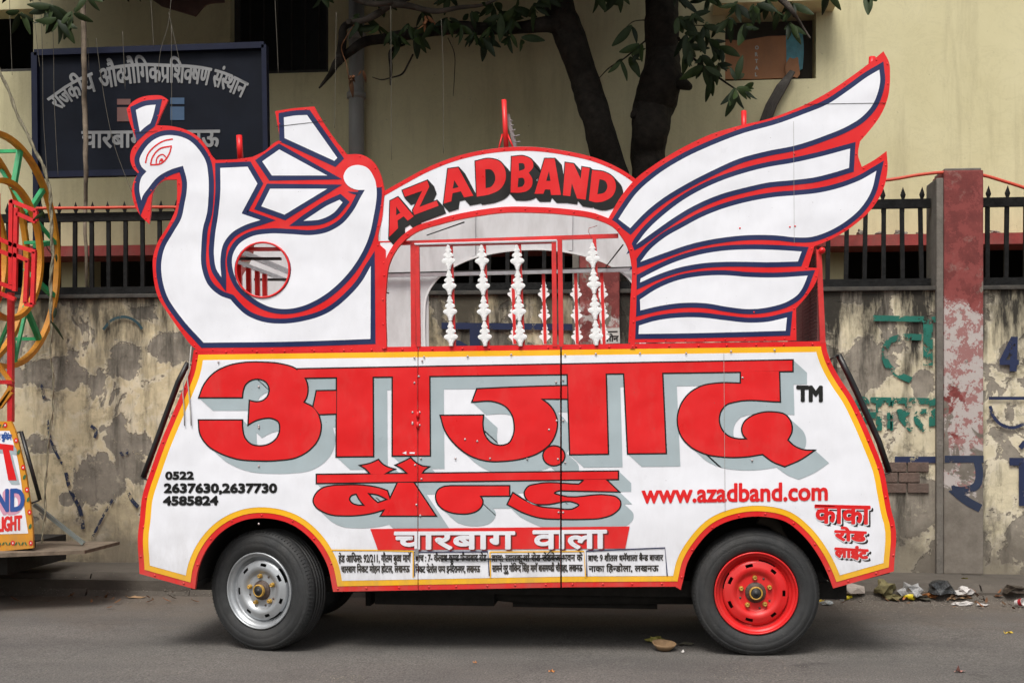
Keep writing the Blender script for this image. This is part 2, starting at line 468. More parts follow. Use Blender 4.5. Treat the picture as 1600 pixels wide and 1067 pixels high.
# ================================================================== THE SETTING: road, footpath, wall, building
def mat_road():
    m, nt, bs = nodes_of('dusty_asphalt'); P = pos(nt)
    fine = noise(nt, P, 105, 4, 0.75); mid = noise(nt, P, 9, 7, 0.62); big = noise(nt, pos(nt, (0.6, 1.6, 1)), 1.1, 4, 0.55)
    c = mixc(nt, ramp(nt, fine, (0.42, 0.0), (0.60, 1.0)), (0.078, 0.072, 0.067), (0.195, 0.182, 0.169))
    c = mixc(nt, ramp(nt, mid, (0.35, 0.0), (0.75, 0.45)), c, (0.115, 0.103, 0.092))
    c = mixc(nt, ramp(nt, big, (0.42, 0.0), (0.7, 0.55)), c, (0.064, 0.061, 0.06))
    # brown dust lying along the kerb
    sx = nt.nodes.new('ShaderNodeSeparateXYZ'); nt.links.new(P, sx.inputs[0])
    ad = N(nt, 'ShaderNodeMath', operation='ADD'); nt.links.new(sx.outputs[1], ad.inputs[0])
    ns = N(nt, 'ShaderNodeMath', operation='MULTIPLY_ADD'); nt.links.new(noise(nt, P, 2.6, 6, 0.6), ns.inputs[0]); ns.inputs[1].default_value = 2.4; ns.inputs[2].default_value = -1.2
    nt.links.new(ns.outputs[0], ad.inputs[1])
    c = mixc(nt, ramp(nt, N_mr(nt, ad.outputs[0], 0.7, 1.9), (0, 0.0), (1, 0.8)), c, (0.125, 0.102, 0.082))
    # grit
    g = ramp(nt, noise(nt, P, 75, 2, 0.5), (0.70, 0.0), (0.73, 0.7))
    c = mixc(nt, g, c, (0.24, 0.22, 0.19))
    ck = N(nt, 'ShaderNodeTexVoronoi', Scale=0.8, feature='DISTANCE_TO_EDGE'); nv_ = N(nt, 'ShaderNodeVectorMath', operation='ADD'); nt.links.new(P, nv_.inputs[0])
    nn = N(nt, 'ShaderNodeTexNoise', Scale=2.5, Detail=8, Roughness=0.7); nt.links.new(P, nn.inputs['Vector']); nt.links.new(nn.outputs['Color'], nv_.inputs[1]); nt.links.new(nv_.outputs[0], ck.inputs['Vector'])
    c = mixc(nt, ramp(nt, ck.outputs['Distance'], (0.0, 0.55), (0.008, 0.0)), c, (0.04, 0.037, 0.035))
    pz = ramp(nt, noise(nt, P, 22, 9, 0.8), (0.56, 0.0), (0.66, 0.5)); c = mixc(nt, pz, c, (0.165, 0.15, 0.135))
    # oil stains
    vo = N(nt, 'ShaderNodeTexNoise', Scale=1.7, Detail=5, Roughness=0.6); nt.links.new(P, vo.inputs['Vector'])
    c = mixc(nt, ramp(nt, vo.outputs[0], (0.66, 0.0), (0.72, 0.5)), c, (0.035, 0.033, 0.032))
    nt.links.new(c, bs.inputs['Base Color']); bs.inputs['Roughness'].default_value = 0.88
    bs.inputs['Specular IOR Level'].default_value = 0.3
    b1 = N(nt, 'ShaderNodeBump', Strength=0.8, Distance=0.006); nt.links.new(fine, b1.inputs['Height'])
    b2 = N(nt, 'ShaderNodeBump', Strength=0.5, Distance=0.02); nt.links.new(mid, b2.inputs['Height'])
    nt.links.new(b1.outputs[0], b2.inputs['Normal']); nt.links.new(b2.outputs[0], bs.inputs['Normal'])
    return m
def N_mr(nt, src, a, b):
    n = nt.nodes.new('ShaderNodeMapRange'); n.inputs[1].default_value = a; n.inputs[2].default_value = b
    nt.links.new(src, n.inputs[0]); return n.outputs[0]
def mat_wall(name, cream=(0.68, 0.58, 0.38), peel=0.0, grime=1.0, top=2.14, low=0.1, spots=(), damp=0.0):
    """old lime wash over cement: flakes, black rain stains from the coping, damp at the foot"""
    m, nt, bs = nodes_of(name); P = pos(nt)
    n1 = noise(nt, P, 2.2, 9, 0.66, 0.3); n2 = noise(nt, P, 7.0, 8, 0.7); n3 = noise(nt, P, 38, 5, 0.6)
    c = mixc(nt, ramp(nt, n2, (0.35, 0.0), (0.7, 1.0)), tuple(x * 0.72 for x in cream), cream)
    c = mixc(nt, ramp(nt, noise(nt, P, 5, 6, 0.7), (0.5, 0), (0.72, 0.75)), c, (0.66, 0.60, 0.46))
    # older whitish coat / flaked edges
    pl = N(nt, 'ShaderNodeMath', operation='ADD'); nt.links.new(noise(nt, P, 2.6, 10, 0.62, 0.5), pl.inputs[0]); pl.inputs[1].default_value = peel
    sz = nt.nodes.new('ShaderNodeSeparateXYZ'); nt.links.new(P, sz.inputs[0])
    val = pl.outputs[0]
    # the places where whole sheets of plaster have dropped off
    for sx_, sz_, rx, rz in spots:
        mp = nt.nodes.new('ShaderNodeMapping'); mp.vector_type = 'TEXTURE'; mp.inputs['Location'].default_value = (sx_, 0, sz_); mp.inputs['Scale'].default_value = (rx, 1e3, rz)
        nt.links.new(P, mp.inputs[0])
        ln = N(nt, 'ShaderNodeVectorMath', operation='LENGTH'); nt.links.new(mp.outputs[0], ln.inputs[0])
        ed = N(nt, 'ShaderNodeMath', operation='MULTIPLY_ADD'); nt.links.new(noise(nt, P, 4.5, 12, 0.74, 0.5), ed.inputs[0]); ed.inputs[1].default_value = -2.2; ed.inputs[2].default_value = 2.15
        sb_ = N(nt, 'ShaderNodeMath', operation='SUBTRACT'); nt.links.new(ed.outputs[0], sb_.inputs[0]); nt.links.new(ln.outputs['Value'], sb_.inputs[1])
        m5 = N(nt, 'ShaderNodeMath', operation='MULTIPLY_ADD'); nt.links.new(sb_.outputs[0], m5.inputs[0]); m5.inputs[1].default_value = 0.4; m5.inputs[2].default_value = 0.54
        mx = N(nt, 'ShaderNodeMath', operation='MAXIMUM'); nt.links.new(val, mx.inputs[0]); nt.links.new(m5.outputs[0], mx.inputs[1]); val = mx.outputs[0]
    f_peel = ramp(nt, val, (0.535, 0.0), (0.545, 1.0))
    cem = mixc(nt, ramp(nt, n2, (0.3, 0.0), (0.75, 1.0)), (0.19, 0.17, 0.14), (0.34, 0.305, 0.25))
    cem = mixc(nt, ramp(nt, noise(nt, P, 13, 10, 0.8), (0.57, 0.0), (0.62, 0.55)), cem, (0.5, 0.45, 0.34))
    c = mixc(nt, f_peel, c, cem)
    edge = ramp(nt, val, (0.49, 0.0), (0.53, 0.7), (0.540, 0.0))
    c = mixc(nt, edge, c, (0.66, 0.60, 0.48))
    # rain stains: vertical streaks strongest under the coping
    st = noise(nt, pos(nt, (3.2, 1, 0.55)), 2.4, 9, 0.7)
    hgt = N_mr(nt, sz.outputs[2], top - 0.75, top)
    mm = N(nt, 'ShaderNodeMath', operation='MULTIPLY_ADD'); nt.links.new(hgt, mm.inputs[0]); mm.inputs[1].default_value = 0.22; nt.links.new(st, mm.inputs[2])
    f_st = ramp(nt, mm.outputs[0], (0.5, 0.0), (0.74, 0.93 * grime))
    c = mixc(nt, f_st, c, (0.035, 0.032, 0.026))
    blo = ramp(nt, noise(nt, P, 6, 10, 0.8), (0.53, 0.0), (0.68, min(1, 0.7 * grime))); c = mixc(nt, blo, c, (0.06, 0.053, 0.042))
    # damp foot
    ft = N_mr(nt, sz.outputs[2], low + 0.75, low)
    m2 = N(nt, 'ShaderNodeMath', operation='MULTIPLY_ADD'); nt.links.new(ft, m2.inputs[0]); m2.inputs[1].default_value = 0.42; nt.links.new(n1, m2.inputs[2])
    c = mixc(nt, ramp(nt, m2.outputs[0], (0.62, 0.0), (0.90, 0.8)), c, (0.12, 0.104, 0.084))
    nt.links.new(c, bs.inputs['Base Color']); bs.inputs['Roughness'].default_value = 0.92; bs.inputs['Specular IOR Level'].default_value = 0.25
    b1 = N(nt, 'ShaderNodeBump', Strength=0.7, Distance=0.008); nt.links.new(f_peel, b1.inputs['Height']); b1.invert = True
    b2 = N(nt, 'ShaderNodeBump', Strength=0.6, Distance=0.01); nt.links.new(n2, b2.inputs['Height']); nt.links.new(b1.outputs[0], b2.inputs['Normal'])
    b3 = N(nt, 'ShaderNodeBump', Strength=0.4, Distance=0.003); nt.links.new(n3, b3.inputs['Height']); nt.links.new(b2.outputs[0], b3.inputs['Normal'])
    nt.links.new(b3.outputs[0], bs.inputs['Normal'])
    return m
def worn(name, col, amount=0.5, rough=0.85, scale=9):
    """wall paint that has flaked off in places"""
    m, nt, bs = nodes_of(name); P = pos(nt)
    n2 = noise(nt, P, scale, 9, 0.72)
    c = mixc(nt, ramp(nt, noise(nt, P, 6, 5), (0.3, 0.0), (0.7, 1.0)), tuple(x * 0.7 for x in col), col)
    nt.links.new(c, bs.inputs['Base Color']); bs.inputs['Roughness'].default_value = rough
    a = ramp(nt, n2, (amount - 0.015, 1.0), (amount + 0.015, 0.0)); nt.links.new(a, bs.inputs['Alpha'])
    return m
M_ROAD = mat_road()
def spot(px, py, rx, ry):
    c = U(px, py, 2.57); k = (2.57 + D) / F; return (c.x, c.z, rx * k, ry * k)
M_WALL = mat_wall('peeling_limewash_wall', peel=-0.02, grime=1.0, spots=[spot(152, 750, 42, 38), spot(85, 588, 52, 20), spot(195, 565, 30, 32), spot(272, 545, 40, 26), spot(105, 780, 12, 12)])
M_WALLR = mat_wall('stained_limewash_wall', (0.68, 0.61, 0.43), 0.0, 1.3, spots=[spot(1360, 565, 36, 34), spot(1425, 790, 50, 55), spot(1440, 600, 16, 22), spot(1575, 560, 16, 24), spot(1320, 610, 30, 40)])
M_CONC = mat('dusty_concrete', (0.085, 0.073, 0.06), 0.92, 0.25, 5, bmp=0.5, bscale=60, dirt=0.5, dirtcol=(0.07, 0.06, 0.05))
M_COP = mat('sooty_coping', (0.05, 0.047, 0.042), 0.95, 0.4, 9, bmp=0.6, dirt=0.4)
M_CEM = mat('bare_cement', (0.15, 0.137, 0.118), 0.95, 0.22, 11, bmp=0.6, bscale=50, dirt=0.5, dirtcol=(0.09, 0.08, 0.065))

me = bpy.data.meshes.new('g'); me.from_pydata([(x, y, gz(x)) for x, y in ((-45, -30), (45, -30), (45, 30), (-45, 30))], [], [(0, 1, 2, 3)])
tag(link('road', me, None, (M_ROAD,)), None, None, kind='structure')
YW = 2.57                                    # front face of the compound wall
ZF = 0.10
# sloping concrete apron (footpath) with cast joints
path = MB(); random.seed(3)
xs = [-9.0]
while xs[-1] < 7.5: xs.append(xs[-1] + random.uniform(0.75, 1.0))
fb = MB().box((-20, 1.99, -0.28), (20, YW + 0.4, 0.052))
foot = fb.build('footpath', M_CONC); tag(foot, None, None, kind='structure')
WL[foot.name] = Vector(foot.location)
for a, b in zip(xs[:-1], xs[1:]):
    s = MB(); j = [random.uniform(-0.012, 0.012) for _ in range(4)]; g = 0.005
    y0, y1, y2 = 1.955 + j[0], 2.06 + j[1], YW + 0.006
    z1 = ZF - 0.012 + j[2]; z2 = ZF + 0.004 * random.random()
    v = [(a + g, y0, gz(a)), (b - g, y0 + j[3], gz(b)), (b - g, y1, z1), (a + g, y1, z1), (b - g, y2, z2), (a + g, y2, z2), (a + g, y2, 0.0), (b - g, y2, 0.0)]
    s.add(v, ((0, 1, 2, 3), (3, 2, 4, 5), (1, 0, 6, 7), (0, 3, 5, 6), (1, 7, 4, 2), (5, 4, 7, 6)))
    s.build('paving_slab', M_CONC, foot)

# compound wall, cut between pillars
zt = 2.105
wall = root('compound_wall', (0, YW + 0.12, ZF), 'long peeling cream and grey plaster wall with painted letters behind the white van', 'wall')
def wall_run(x0, x1, m):
    """plaster face with an uneven skin"""
    bm = bmesh.new(); nx = max(2, int((x1 - x0) / 0.05)); nz = 40
    gr = [[None] * (nz + 1) for _ in range(nx + 1)]
    from mathutils import noise as NZ
    for i in range(nx + 1):
        for j in range(nz + 1):
            x = x0 + (x1 - x0) * i / nx; z = 0.0 + zt * j / nz
            y = YW + 0.012 * NZ.noise(Vector((x * 1.3, 0, z * 1.3))) + 0.004 * NZ.noise(Vector((x * 6, 3, z * 6)))
            gr[i][j] = bm.verts.new((x, y, z))
    for i in range(nx):
        for j in range(nz): bm.faces.new((gr[i][j], gr[i + 1][j], gr[i + 1][j + 1], gr[i][j + 1]))
    e = [bm.verts.new(p) for p in ((x0, YW + 0.24, 0), (x1, YW + 0.24, 0), (x1, YW + 0.24, zt), (x0, YW + 0.24, zt))]
    bm.faces.new([gr[i][nz] for i in range(nx + 1)] + [e[2], e[3]]); bm.faces.new([e[1], e[0], e[3], e[2]])
    bm.faces.new([gr[0][j] for j in range(nz + 1)] + [e[3], e[0]]); bm.faces.new([gr[nx][j] for j in range(nz, -1, -1)] + [e[1], e[2]])
    me = bpy.data.meshes.new('w'); bm.to_mesh(me); bm.free(); return link('plaster_panel', me, wall, (m,))
px_pill = [(1475, 1537), (905, 968), (345, 405)]
pill = []
for a, b in px_pill:
    pill.append((U(a, 600, YW - 0.05).x, U(b, 600, YW - 0.05).x))
wall_run(pill[0][1], 12, M_WALLR); wall_run(pill[1][1], pill[0][0], M_WALLR)
wall_run(pill[2][1], pill[1][0], M_WALL); wall_run(-14, pill[2][0], M_WALL)
# coping lip
random.seed(5)
for x0, x1 in ((-14, pill[2][0]), (pill[2][1], pill[1][0]), (pill[1][1], pill[0][0]), (pill[0][1], 12)):
    MB().box((x0 + 0.002, YW - 0.025, zt), (x1 - 0.002, YW + 0.26, zt + 0.03)).build('coping', M_COP, wall, bevel=0.006)
# red gate pillars
M_PILL = None
def mat_pillar():
    m, nt, bs = nodes_of('maroon_painted_pillar'); P = pos(nt)
    sz = nt.nodes.new('ShaderNodeSeparateXYZ'); nt.links.new(P, sz.inputs[0])
    n = noise(nt, P, 3.5, 9, 0.68, 0.3); n2 = noise(nt, P, 9, 8, 0.7)
    red = mixc(nt, ramp(nt, n2, (0.3, 0.0), (0.75, 1.0)), (0.12, 0.024, 0.022), (0.20, 0.043, 0.038))
    c = mixc(nt, ramp(nt, noise(nt, P, 5, 9, 0.75), (0.57, 0.0), (0.66, 0.6)), red, (0.3, 0.2, 0.17))
    # below shoulder height the red has flaked to white primer, then cement
    h = N_mr(nt, sz.outputs[2], 2.35, 1.85)
    a = N(nt, 'ShaderNodeMath', operation='MULTIPLY_ADD'); nt.links.new(h, a.inputs[0]); a.inputs[1].default_value = 0.3; nt.links.new(n, a.inputs[2])
    c = mixc(nt, ramp(nt, a.outputs[0], (0.70, 0.0), (0.73, 1.0)), c, (0.42, 0.38, 0.36))
    c = mixc(nt, ramp(nt, noise(nt, P, 11, 9, 0.75), (0.5, 0.0), (0.52, 0.75)), c, mixc(nt, ramp(nt, a.outputs[0], (0.55, 0), (0.7, 1)), (0.23, 0.05, 0.045), (0.25, 0.06, 0.055)))
    h2 = N_mr(nt, sz.outputs[2], 1.35, 0.35)
    a2 = N(nt, 'ShaderNodeMath', operation='MULTIPLY_ADD'); nt.links.new(h2, a2.inputs[0]); a2.inputs[1].default_value = 0.26; nt.links.new(noise(nt, P, 2.4, 8, 0.7, 0.6), a2.inputs[2])
    cem = mixc(nt, ramp(nt, n2, (0.3, 0.0), (0.75, 1.0)), (0.12, 0.105, 0.085), (0.22, 0.195, 0.165))
    c = mixc(nt, ramp(nt, a2.outputs[0], (0.575, 0.0), (0.60, 1.0)), c, cem)
    nt.links.new(c, bs.inputs['Base Color']); bs.inputs['Roughness'].default_value = 0.9
    bump(nt, bs, n2, 0.6, 0.01)
    return m
M_PILL = mat_pillar()
zp = 1.26 + (640 - 272) / (1920 / (YW + D - 0.05)) * 0.985
for k, (x0, x1) in enumerate(pill):
    lab = ['red painted square pillar in the fence with a peeling white patch, right of the van', 'maroon fence pillar seen through the right side of the van window', 'maroon fence pillar hidden behind the peacock panel'][k]
    p = root('fence_pillar', ((x0 + x1) / 2, YW + 0.12, 0.1), lab, 'pillar', 'pillars of the compound fence')
    b = MB().box((x0, YW - 0.05, 0.1), (x1, YW + 0.30, zp)); b.build('shaft', M_PILL, p, bevel=0.012)
    MB().box((x0 - 0.05, YW - 0.045, 0.1), (x0 - 0.001, YW + 0.27, zp - 0.05)).build('side_rendering', M_CEM, p, bevel=0.01)
    MB().box((x0 + 0.01, YW - 0.03, zp), (x1 - 0.01, YW + 0.28, zp + 0.018)).build('cap', M_CEM, p, bevel=0.006)

# steel fence on the wall
YFN = YW + 0.10
def zat(py, Y, px=983): return U(px, py, Y).z
M_FEN = mat('black_fence_paint', (0.009, 0.009, 0.009), 0.75, 0.6, 16, bmp=0.5, spec=0.2)
spear_me = None
def fence_run(x0, x1, label):
    global spear_me
    f = root('fence_panel', ((x0 + x1) / 2, YFN, zt + 0.03), label, 'fence', 'steel fence panels on the compound wall')
    zb0, zb1 = zt + 0.032, zt + 0.095; zr0, zr1 = zt + 0.60, zt + 0.665
    MB().box((x0, YFN - 0.02, zb0), (x1, YFN + 0.02, zb1)).build('bottom_rail', M_FEN, f)
    MB().box((x0, YFN - 0.02, zr0), (x1, YFN + 0.02, zr1)).build('top_rail', M_FEN, f)
    if spear_me is None:
        s = MB().box((-0.0145, -0.012, 0.0), (0.0145, 0.012, 0.51)); s.build('tmp', M_FEN); me_bar = COL.objects[-1].data; bpy.data.objects.remove(COL.objects[-1])
        t = MB(); t.tube([(0, 0, 0), (0, 0, 0.10)], 0.009, 6); t.add([(-0.008, 0, 0.09), (0.008, 0, 0.09), (0, -0.006, 0.09), (0, 0.006, 0.09), (-0.020, 0, 0.125), (0.020, 0, 0.125), (0, -0.01, 0.125), (0, 0.01, 0.125), (0, 0, 0.185)],
              ((0, 2, 6, 4), (2, 1, 5, 6), (1, 3, 7, 5), (3, 0, 4, 7), (4, 6, 8), (6, 5, 8), (5, 7, 8), (7, 4, 8)))
        t.tube([(0.0, 0, 0.07), (-0.02, 0, 0.085), (-0.028, 0, 0.07), (-0.022, 0, 0.06)], 0.005, 5)
        t.build('tmp', M_FEN); me_sp = COL.objects[-1].data; bpy.data.objects.remove(COL.objects[-1])
        me_bar.name = 'fence_bar'; me_sp.name = 'fence_spear'
        spear_me = (me_bar, me_sp)
    n = max(1, round((x1 - x0) / 0.1335)); w = (x1 - x0) / n
    for i in range(n):
        x = x0 + w * (i + 0.5)
        if x < -6.7 or x > 6.4: continue
        rz = random.uniform(-0.02, 0.02)
        o = inst('bar', spear_me[0], (x, YFN, zb1 + 0.255 - 0.002), f, (0, rz, 0)); 
        inst('spearhead', spear_me[1], (x, YFN, zr1 - 0.002), f, (0, random.uniform(-0.07, 0.07), random.choice((0, math.pi))))
fence_run(pill[0][1], 6.5, 'black steel fence panel right of the red pillar')
fence_run(pill[1][1], pill[0][0] - 0.06, 'black steel fence panel between the van wing and the red pillar')
fence_run(pill[2][1], pill[1][0] - 0.06, 'black steel fence panel seen over the sill of the van window')
fence_run(-6.8, pill[2][0] - 0.06, 'black steel fence panel left of the peacock head, behind the painted wheel')

# painted marks on the wall
M_NAVYW = worn('flaking_navy_wall_paint', (0.014, 0.024, 0.075), 0.60, scale=9)
M_GRNW = worn('flaking_green_wall_paint', (0.012, 0.15, 0.11), 0.535, scale=13)
M_BRICK = mat('old_brick', (0.125, 0.083, 0.066), 0.9, 0.3, 15, bmp=0.6, bscale=60, dirt=0.5, dirtcol=(0.12, 0.105, 0.09))
def wallpaint(name, m2, m, Y=None):
    link(name, m2.mesh((YW - 0.016) if Y is None else Y, lift=2e-5), wall, (m,))
def st(s, w, seg=5): return M2().stroke(smooth(pts(s), False, seg), w)
nv = put('भारत', 1338, 670, 1466, 672, 622, DEV, 2.2)
wallpaint('green_word', nv, M_GRNW)
gr = st('1364,497c 1463,499c', 9) + st('1450,497c 1450,571c', 15) + st('1440,527c 1410,527 1388,535 1382,552 1388,572 1402,584 1424,594c', 10)
wallpaint('green_letter', gr, M_GRNW)
wallpaint('navy_band', st('1398,718c 1474,718c', 10) + st('690,509c 905,511c', 10) + st('742,512c 742,560c', 16) + st('700,560c 712,536 735,548c', 9), M_NAVYW)
wallpaint('navy_letter', st('1474,718c 1474,718c', 1) + st('1577,720c 1600,720c', 10) + st('1594,700 1602,690c', 8) + st('1600,722c 1600,790c', 16) + st('1562,566c 1592,566c', 8) + st('1565,566c 1584,528c', 9) + st('1585,526c 1583,580c', 11)
          + st('1545,622c 1604,622c', 5) + st('1547,634c 1552,650 1566,664 1583,668 1600,662c', 5) + st('1600,722c 1578,722c', 10), M_NAVYW)
wallpaint('navy_letter', st('1538,796c 1538,796.5c', 1) + st('65,600c 70,628c', 5) + st('74,655c 80,690 100,730c', 4) + st('103,738c 108,760 126,800 130,826c', 6) + st('145,838c 160,808 176,780c', 4) + st('200,770c 207,782 216,792c', 6)
          + st('142,665 150,672 148,684c', 5) + st('188,706 195,714 200,702c', 4), worn('scuffed_navy_wall_paint', (0.02, 0.03, 0.07), 0.52, scale=22))
wallpaint('teal_arc', st('161,515c 175,500 195,495 212,502 222,514c', 4), worn('faded_teal_wall_paint', (0.02, 0.06, 0.075), 0.6))
# letter that runs on to the pillar
pl = worn('flaking_navy_on_pillar', (0.02, 0.032, 0.07), 0.62)
pr = [o for o in COL.objects if o.name == 'fence_pillar'][0]
mm = st('1476,717c 1537,717c', 11) + st('1526,717c 1530,735 1526,758 1505,766 1486,764c', 12) + st('1486,762c 1510,782 1532,794c', 13)
link('navy_letter', mm.mesh(YW - 0.053, lift=2e-5), pr, (pl,))
# exposed brickwork where the plaster has dropped off
random.seed(9)
bw, bh = 33, 15
for r, py in enumerate((722, 738.5, 755)):
    for k in range(3):
        x = 1384 + k * 35 - (14 if r % 2 else 0)
        if x + bw > 1452: continue
        a = U(max(1380, x), py, YW - 0.03); b = U(x + bw, py + bh, YW - 0.03)
        MB().box((a.x, YW - 0.018 - random.uniform(0, 0.003), b.z), (b.x, YW + 0.01, a.z)).build('brick', M_BRICK, wall, bevel=0.004)
# taped notice seen through the window
n = tag(link('paper_notice', sheet_mesh([(926, 514), (968, 512), (969, 536), (927, 538)], [], YW - 0.062, YW - 0.058), None, (mat('faded_notice_paper', (0.5, 0.5, 0.47), 0.8),)), 'small faded paper notice pasted on the maroon pillar seen through the van window', 'notice')
link('printed_words', put('लोन', 946, 533, 966, 533, 525, DEV, 0.5).mesh(YW - 0.0635), n, (M_BLKP,))
link('printed_line', st('930,519c 965,518c', 2).mesh(YW - 0.0635), n, (M_BLKP,))

# ------------------------------------------------------------------ building behind
YB = 5.2
def mat_facade():
    m, nt, bs = nodes_of('cream_distemper_facade'); P = pos(nt)
    n1 = noise(nt, P, 1.1, 7, 0.6); n2 = noise(nt, P, 14, 8, 0.7)
    c = mixc(nt, ramp(nt, n1, (0.3, 0.0), (0.75, 1.0)), (0.56, 0.51, 0.30), (0.66, 0.61, 0.39))
    stn = ramp(nt, noise(nt, pos(nt, (3.5, 1, 0.4)), 1.4, 9, 0.7), (0.5, 0.0), (0.78, 0.55))
    c = mixc(nt, stn, c, (0.32, 0.28, 0.17))
    c = mixc(nt, ramp(nt, noise(nt, P, 22, 6, 0.7), (0.68, 0.0), (0.71, 0.6)), c, (0.2, 0.18, 0.13))
    c = mixc(nt, ramp(nt, noise(nt, P, 2.7, 12, 0.8, 1.0), (0.495, 0.0), (0.5, 0.35), (0.505, 0.0)), c, (0.16, 0.14, 0.1))
    nt.links.new(c, bs.inputs['Base Color']); bs.inputs['Roughness'].default_value = 0.9
    b1 = N(nt, 'ShaderNodeBump', Strength=0.35, Distance=0.02); nt.links.new(n1, b1.inputs['Height'])
    b2 = N(nt, 'ShaderNodeBump', Strength=0.3, Distance=0.004); nt.links.new(n2, b2.inputs['Height']); nt.links.new(b1.outputs[0], b2.inputs['Normal'])
    nt.links.new(b2.outputs[0], bs.inputs['Normal']); return m
M_FAC = mat_facade()
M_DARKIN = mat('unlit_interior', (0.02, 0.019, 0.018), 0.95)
M_REDLEDGE = mat('red_painted_ledge', (0.26, 0.035, 0.03), 0.75, 0.3, 5, bmp=0.4, dirt=0.5)
bld = root('institute_building', (0, YB + 1, 0), 'cream painted building with dark window openings and a red ledge behind the fence', 'building')
def ub(x, y): return U(x, y, YB)
xL, xR = -12.0, 10.0
def rectpx(x0, y0, x1, y1):
    # straight in the world: corners share X and Z
    a = ub(x0, y0); b = ub(x1, y1); c = ub((x0 + x1) / 2, y0); d = ub((x0 + x1) / 2, y1)
    return (a.x, d.z, b.x, c.z)
openings = [rectpx(-420, 22, 52, 118), rectpx(360, -330, 513, 115), rectpx(1133, 22, 1275, 125)]
voids = [rectpx(-300, 386, 96, 470), rectpx(138, 386, 560, 470), rectpx(600, 386, 905, 470), rectpx(1324, 386, 1700, 470)]
def facade_mesh():
    # split the facade into a grid around the openings, drop the cells that fall inside one
    al = openings + [(a, 0.0, c, d) for a, b, c, d in voids]
    X = sorted({xL, xR} | {v for o in al for v in (o[0], o[2])}); Z = sorted({0.0, 7.0} | {v for o in al for v in (o[1], o[3])})
    Z = [z for z in Z if 0 <= z <= 7.0]
    mb = MB(); T = 0.28
    def solid(i, j):
        if i < 0 or j < 0 or i >= len(X) - 1 or j >= len(Z) - 1: return False
        cx = (X[i] + X[i + 1]) / 2; cz = (Z[j] + Z[j + 1]) / 2
        return not any(o[0] < cx < o[2] and o[1] < cz < o[3] for o in al)
    for i in range(len(X) - 1):
        for j in range(len(Z) - 1):
            if not solid(i, j): continue
            x0, x1, z0, z1 = X[i], X[i + 1], Z[j], Z[j + 1]
            mb.add([(x0, YB, z0), (x1, YB, z0), (x1, YB, z1), (x0, YB, z1)], [(0, 1, 2, 3)])
            mb.add([(x0, YB + T, z0), (x1, YB + T, z0), (x1, YB + T, z1), (x0, YB + T, z1)], [(3, 2, 1, 0)])
            if not solid(i - 1, j): mb.add([(x0, YB, z0), (x0, YB + T, z0), (x0, YB + T, z1), (x0, YB, z1)], [(3, 2, 1, 0)])
            if not solid(i + 1, j): mb.add([(x1, YB, z0), (x1, YB + T, z0), (x1, YB + T, z1), (x1, YB, z1)], [(0, 1, 2, 3)])
            if not solid(i, j - 1): mb.add([(x0, YB, z0), (x0, YB + T, z0), (x1, YB + T, z0), (x1, YB, z0)], [(0, 1, 2, 3)])
            if not solid(i, j + 1): mb.add([(x0, YB, z1), (x0, YB + T, z1), (x1, YB + T, z1), (x1, YB, z1)], [(3, 2, 1, 0)])
    return mb
facade_mesh().build('wall', M_FAC, bld)
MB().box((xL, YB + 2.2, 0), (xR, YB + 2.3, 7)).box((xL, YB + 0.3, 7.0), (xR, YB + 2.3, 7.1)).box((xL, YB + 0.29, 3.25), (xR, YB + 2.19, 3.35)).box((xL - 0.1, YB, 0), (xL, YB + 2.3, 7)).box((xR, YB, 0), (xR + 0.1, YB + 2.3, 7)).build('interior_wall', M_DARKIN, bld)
# ledge (chajja) with debris
zl0, zl1 = zat(389, YB - 0.45), zat(372, YB - 0.45)
MB().box((xL, YB - 0.45, zl0), (ub(1260, 0).x - 1.0, YB - 0.002, zl1)).box((ub(1260, 0).x - 0.998, YB - 0.45, zl0 + 0.0), (xR, YB - 0.002, zl1)).build('ledge', M_REDLEDGE, bld)
# window at the upper left: bars; upper middle: frame members
M_FRM = mat('dark_window_frame', (0.03, 0.028, 0.026), 0.7, 0.3, 8)
for o in openings[:2]:
    w = MB(); x0, z0, x1, z1 = o; z1 = min(z1, 6.9)
    w.box((x0, YB + 0.12, z0), (x1, YB + 0.17, z0 + 0.06)); w.box((x0, YB + 0.12, z0 + 0.061), (x0 + 0.05, YB + 0.17, z1)).box((x1 - 0.05, YB + 0.12, z0 + 0.061), (x1, YB + 0.17, z1))
    fr = w.build('window_frame', M_FRM, bld)
    for k in range(1, 7):
        x = x0 + (x1 - x0) * k / 7
        MB().tube([(x, YB + 0.19, z0 + 0.06), (x, YB + 0.19, z1)], 0.008, 5).build('window_bar', M_FRM, fr)
# right window niche: cardboard, blue plastic sack
x0, z0, x1, z1 = openings[2]
MB().box((x0, YB + 0.24, z0), (x1, YB + 0.27, z1)).build('niche_board', mat('dark_brown_board', (0.05, 0.045, 0.038), 0.9), bld)  # dark brown board closing the back of the niche
m_cb = mat('brown_cardboard', (0.33, 0.155, 0.075), 0.85, 0.12, 5, bmp=0.2, dirt=0.4)
L = [(1131, 62), (1160, 64), (1200, 57), (1228, 56), (1229, 122), (1180, 124), (1132, 124)]
cbx = tag(link('cardboard_sheet', sheet_mesh([(x, y) for x, y in L], [], YB + 0.08, YB + 0.1), None, (m_cb,)), 'brown cardboard sheet with pale vertical print closing the upper right window', 'cardboard')
for k, ch in enumerate('ORTAL'):
    mm = text(ch); sc = 5.5 / 0.7
    mm = mm.map(lambda u, v: (1180 + (0.7 - v) * -0 + u * sc * 0.9, 72 + k * 10.5 + (0.7 - v) * sc)).thick(0.4)
    link('printed_letter', mm.mesh(YB + 0.078), cbx, (mat('pale_print', (0.4, 0.42, 0.4), 0.8),))
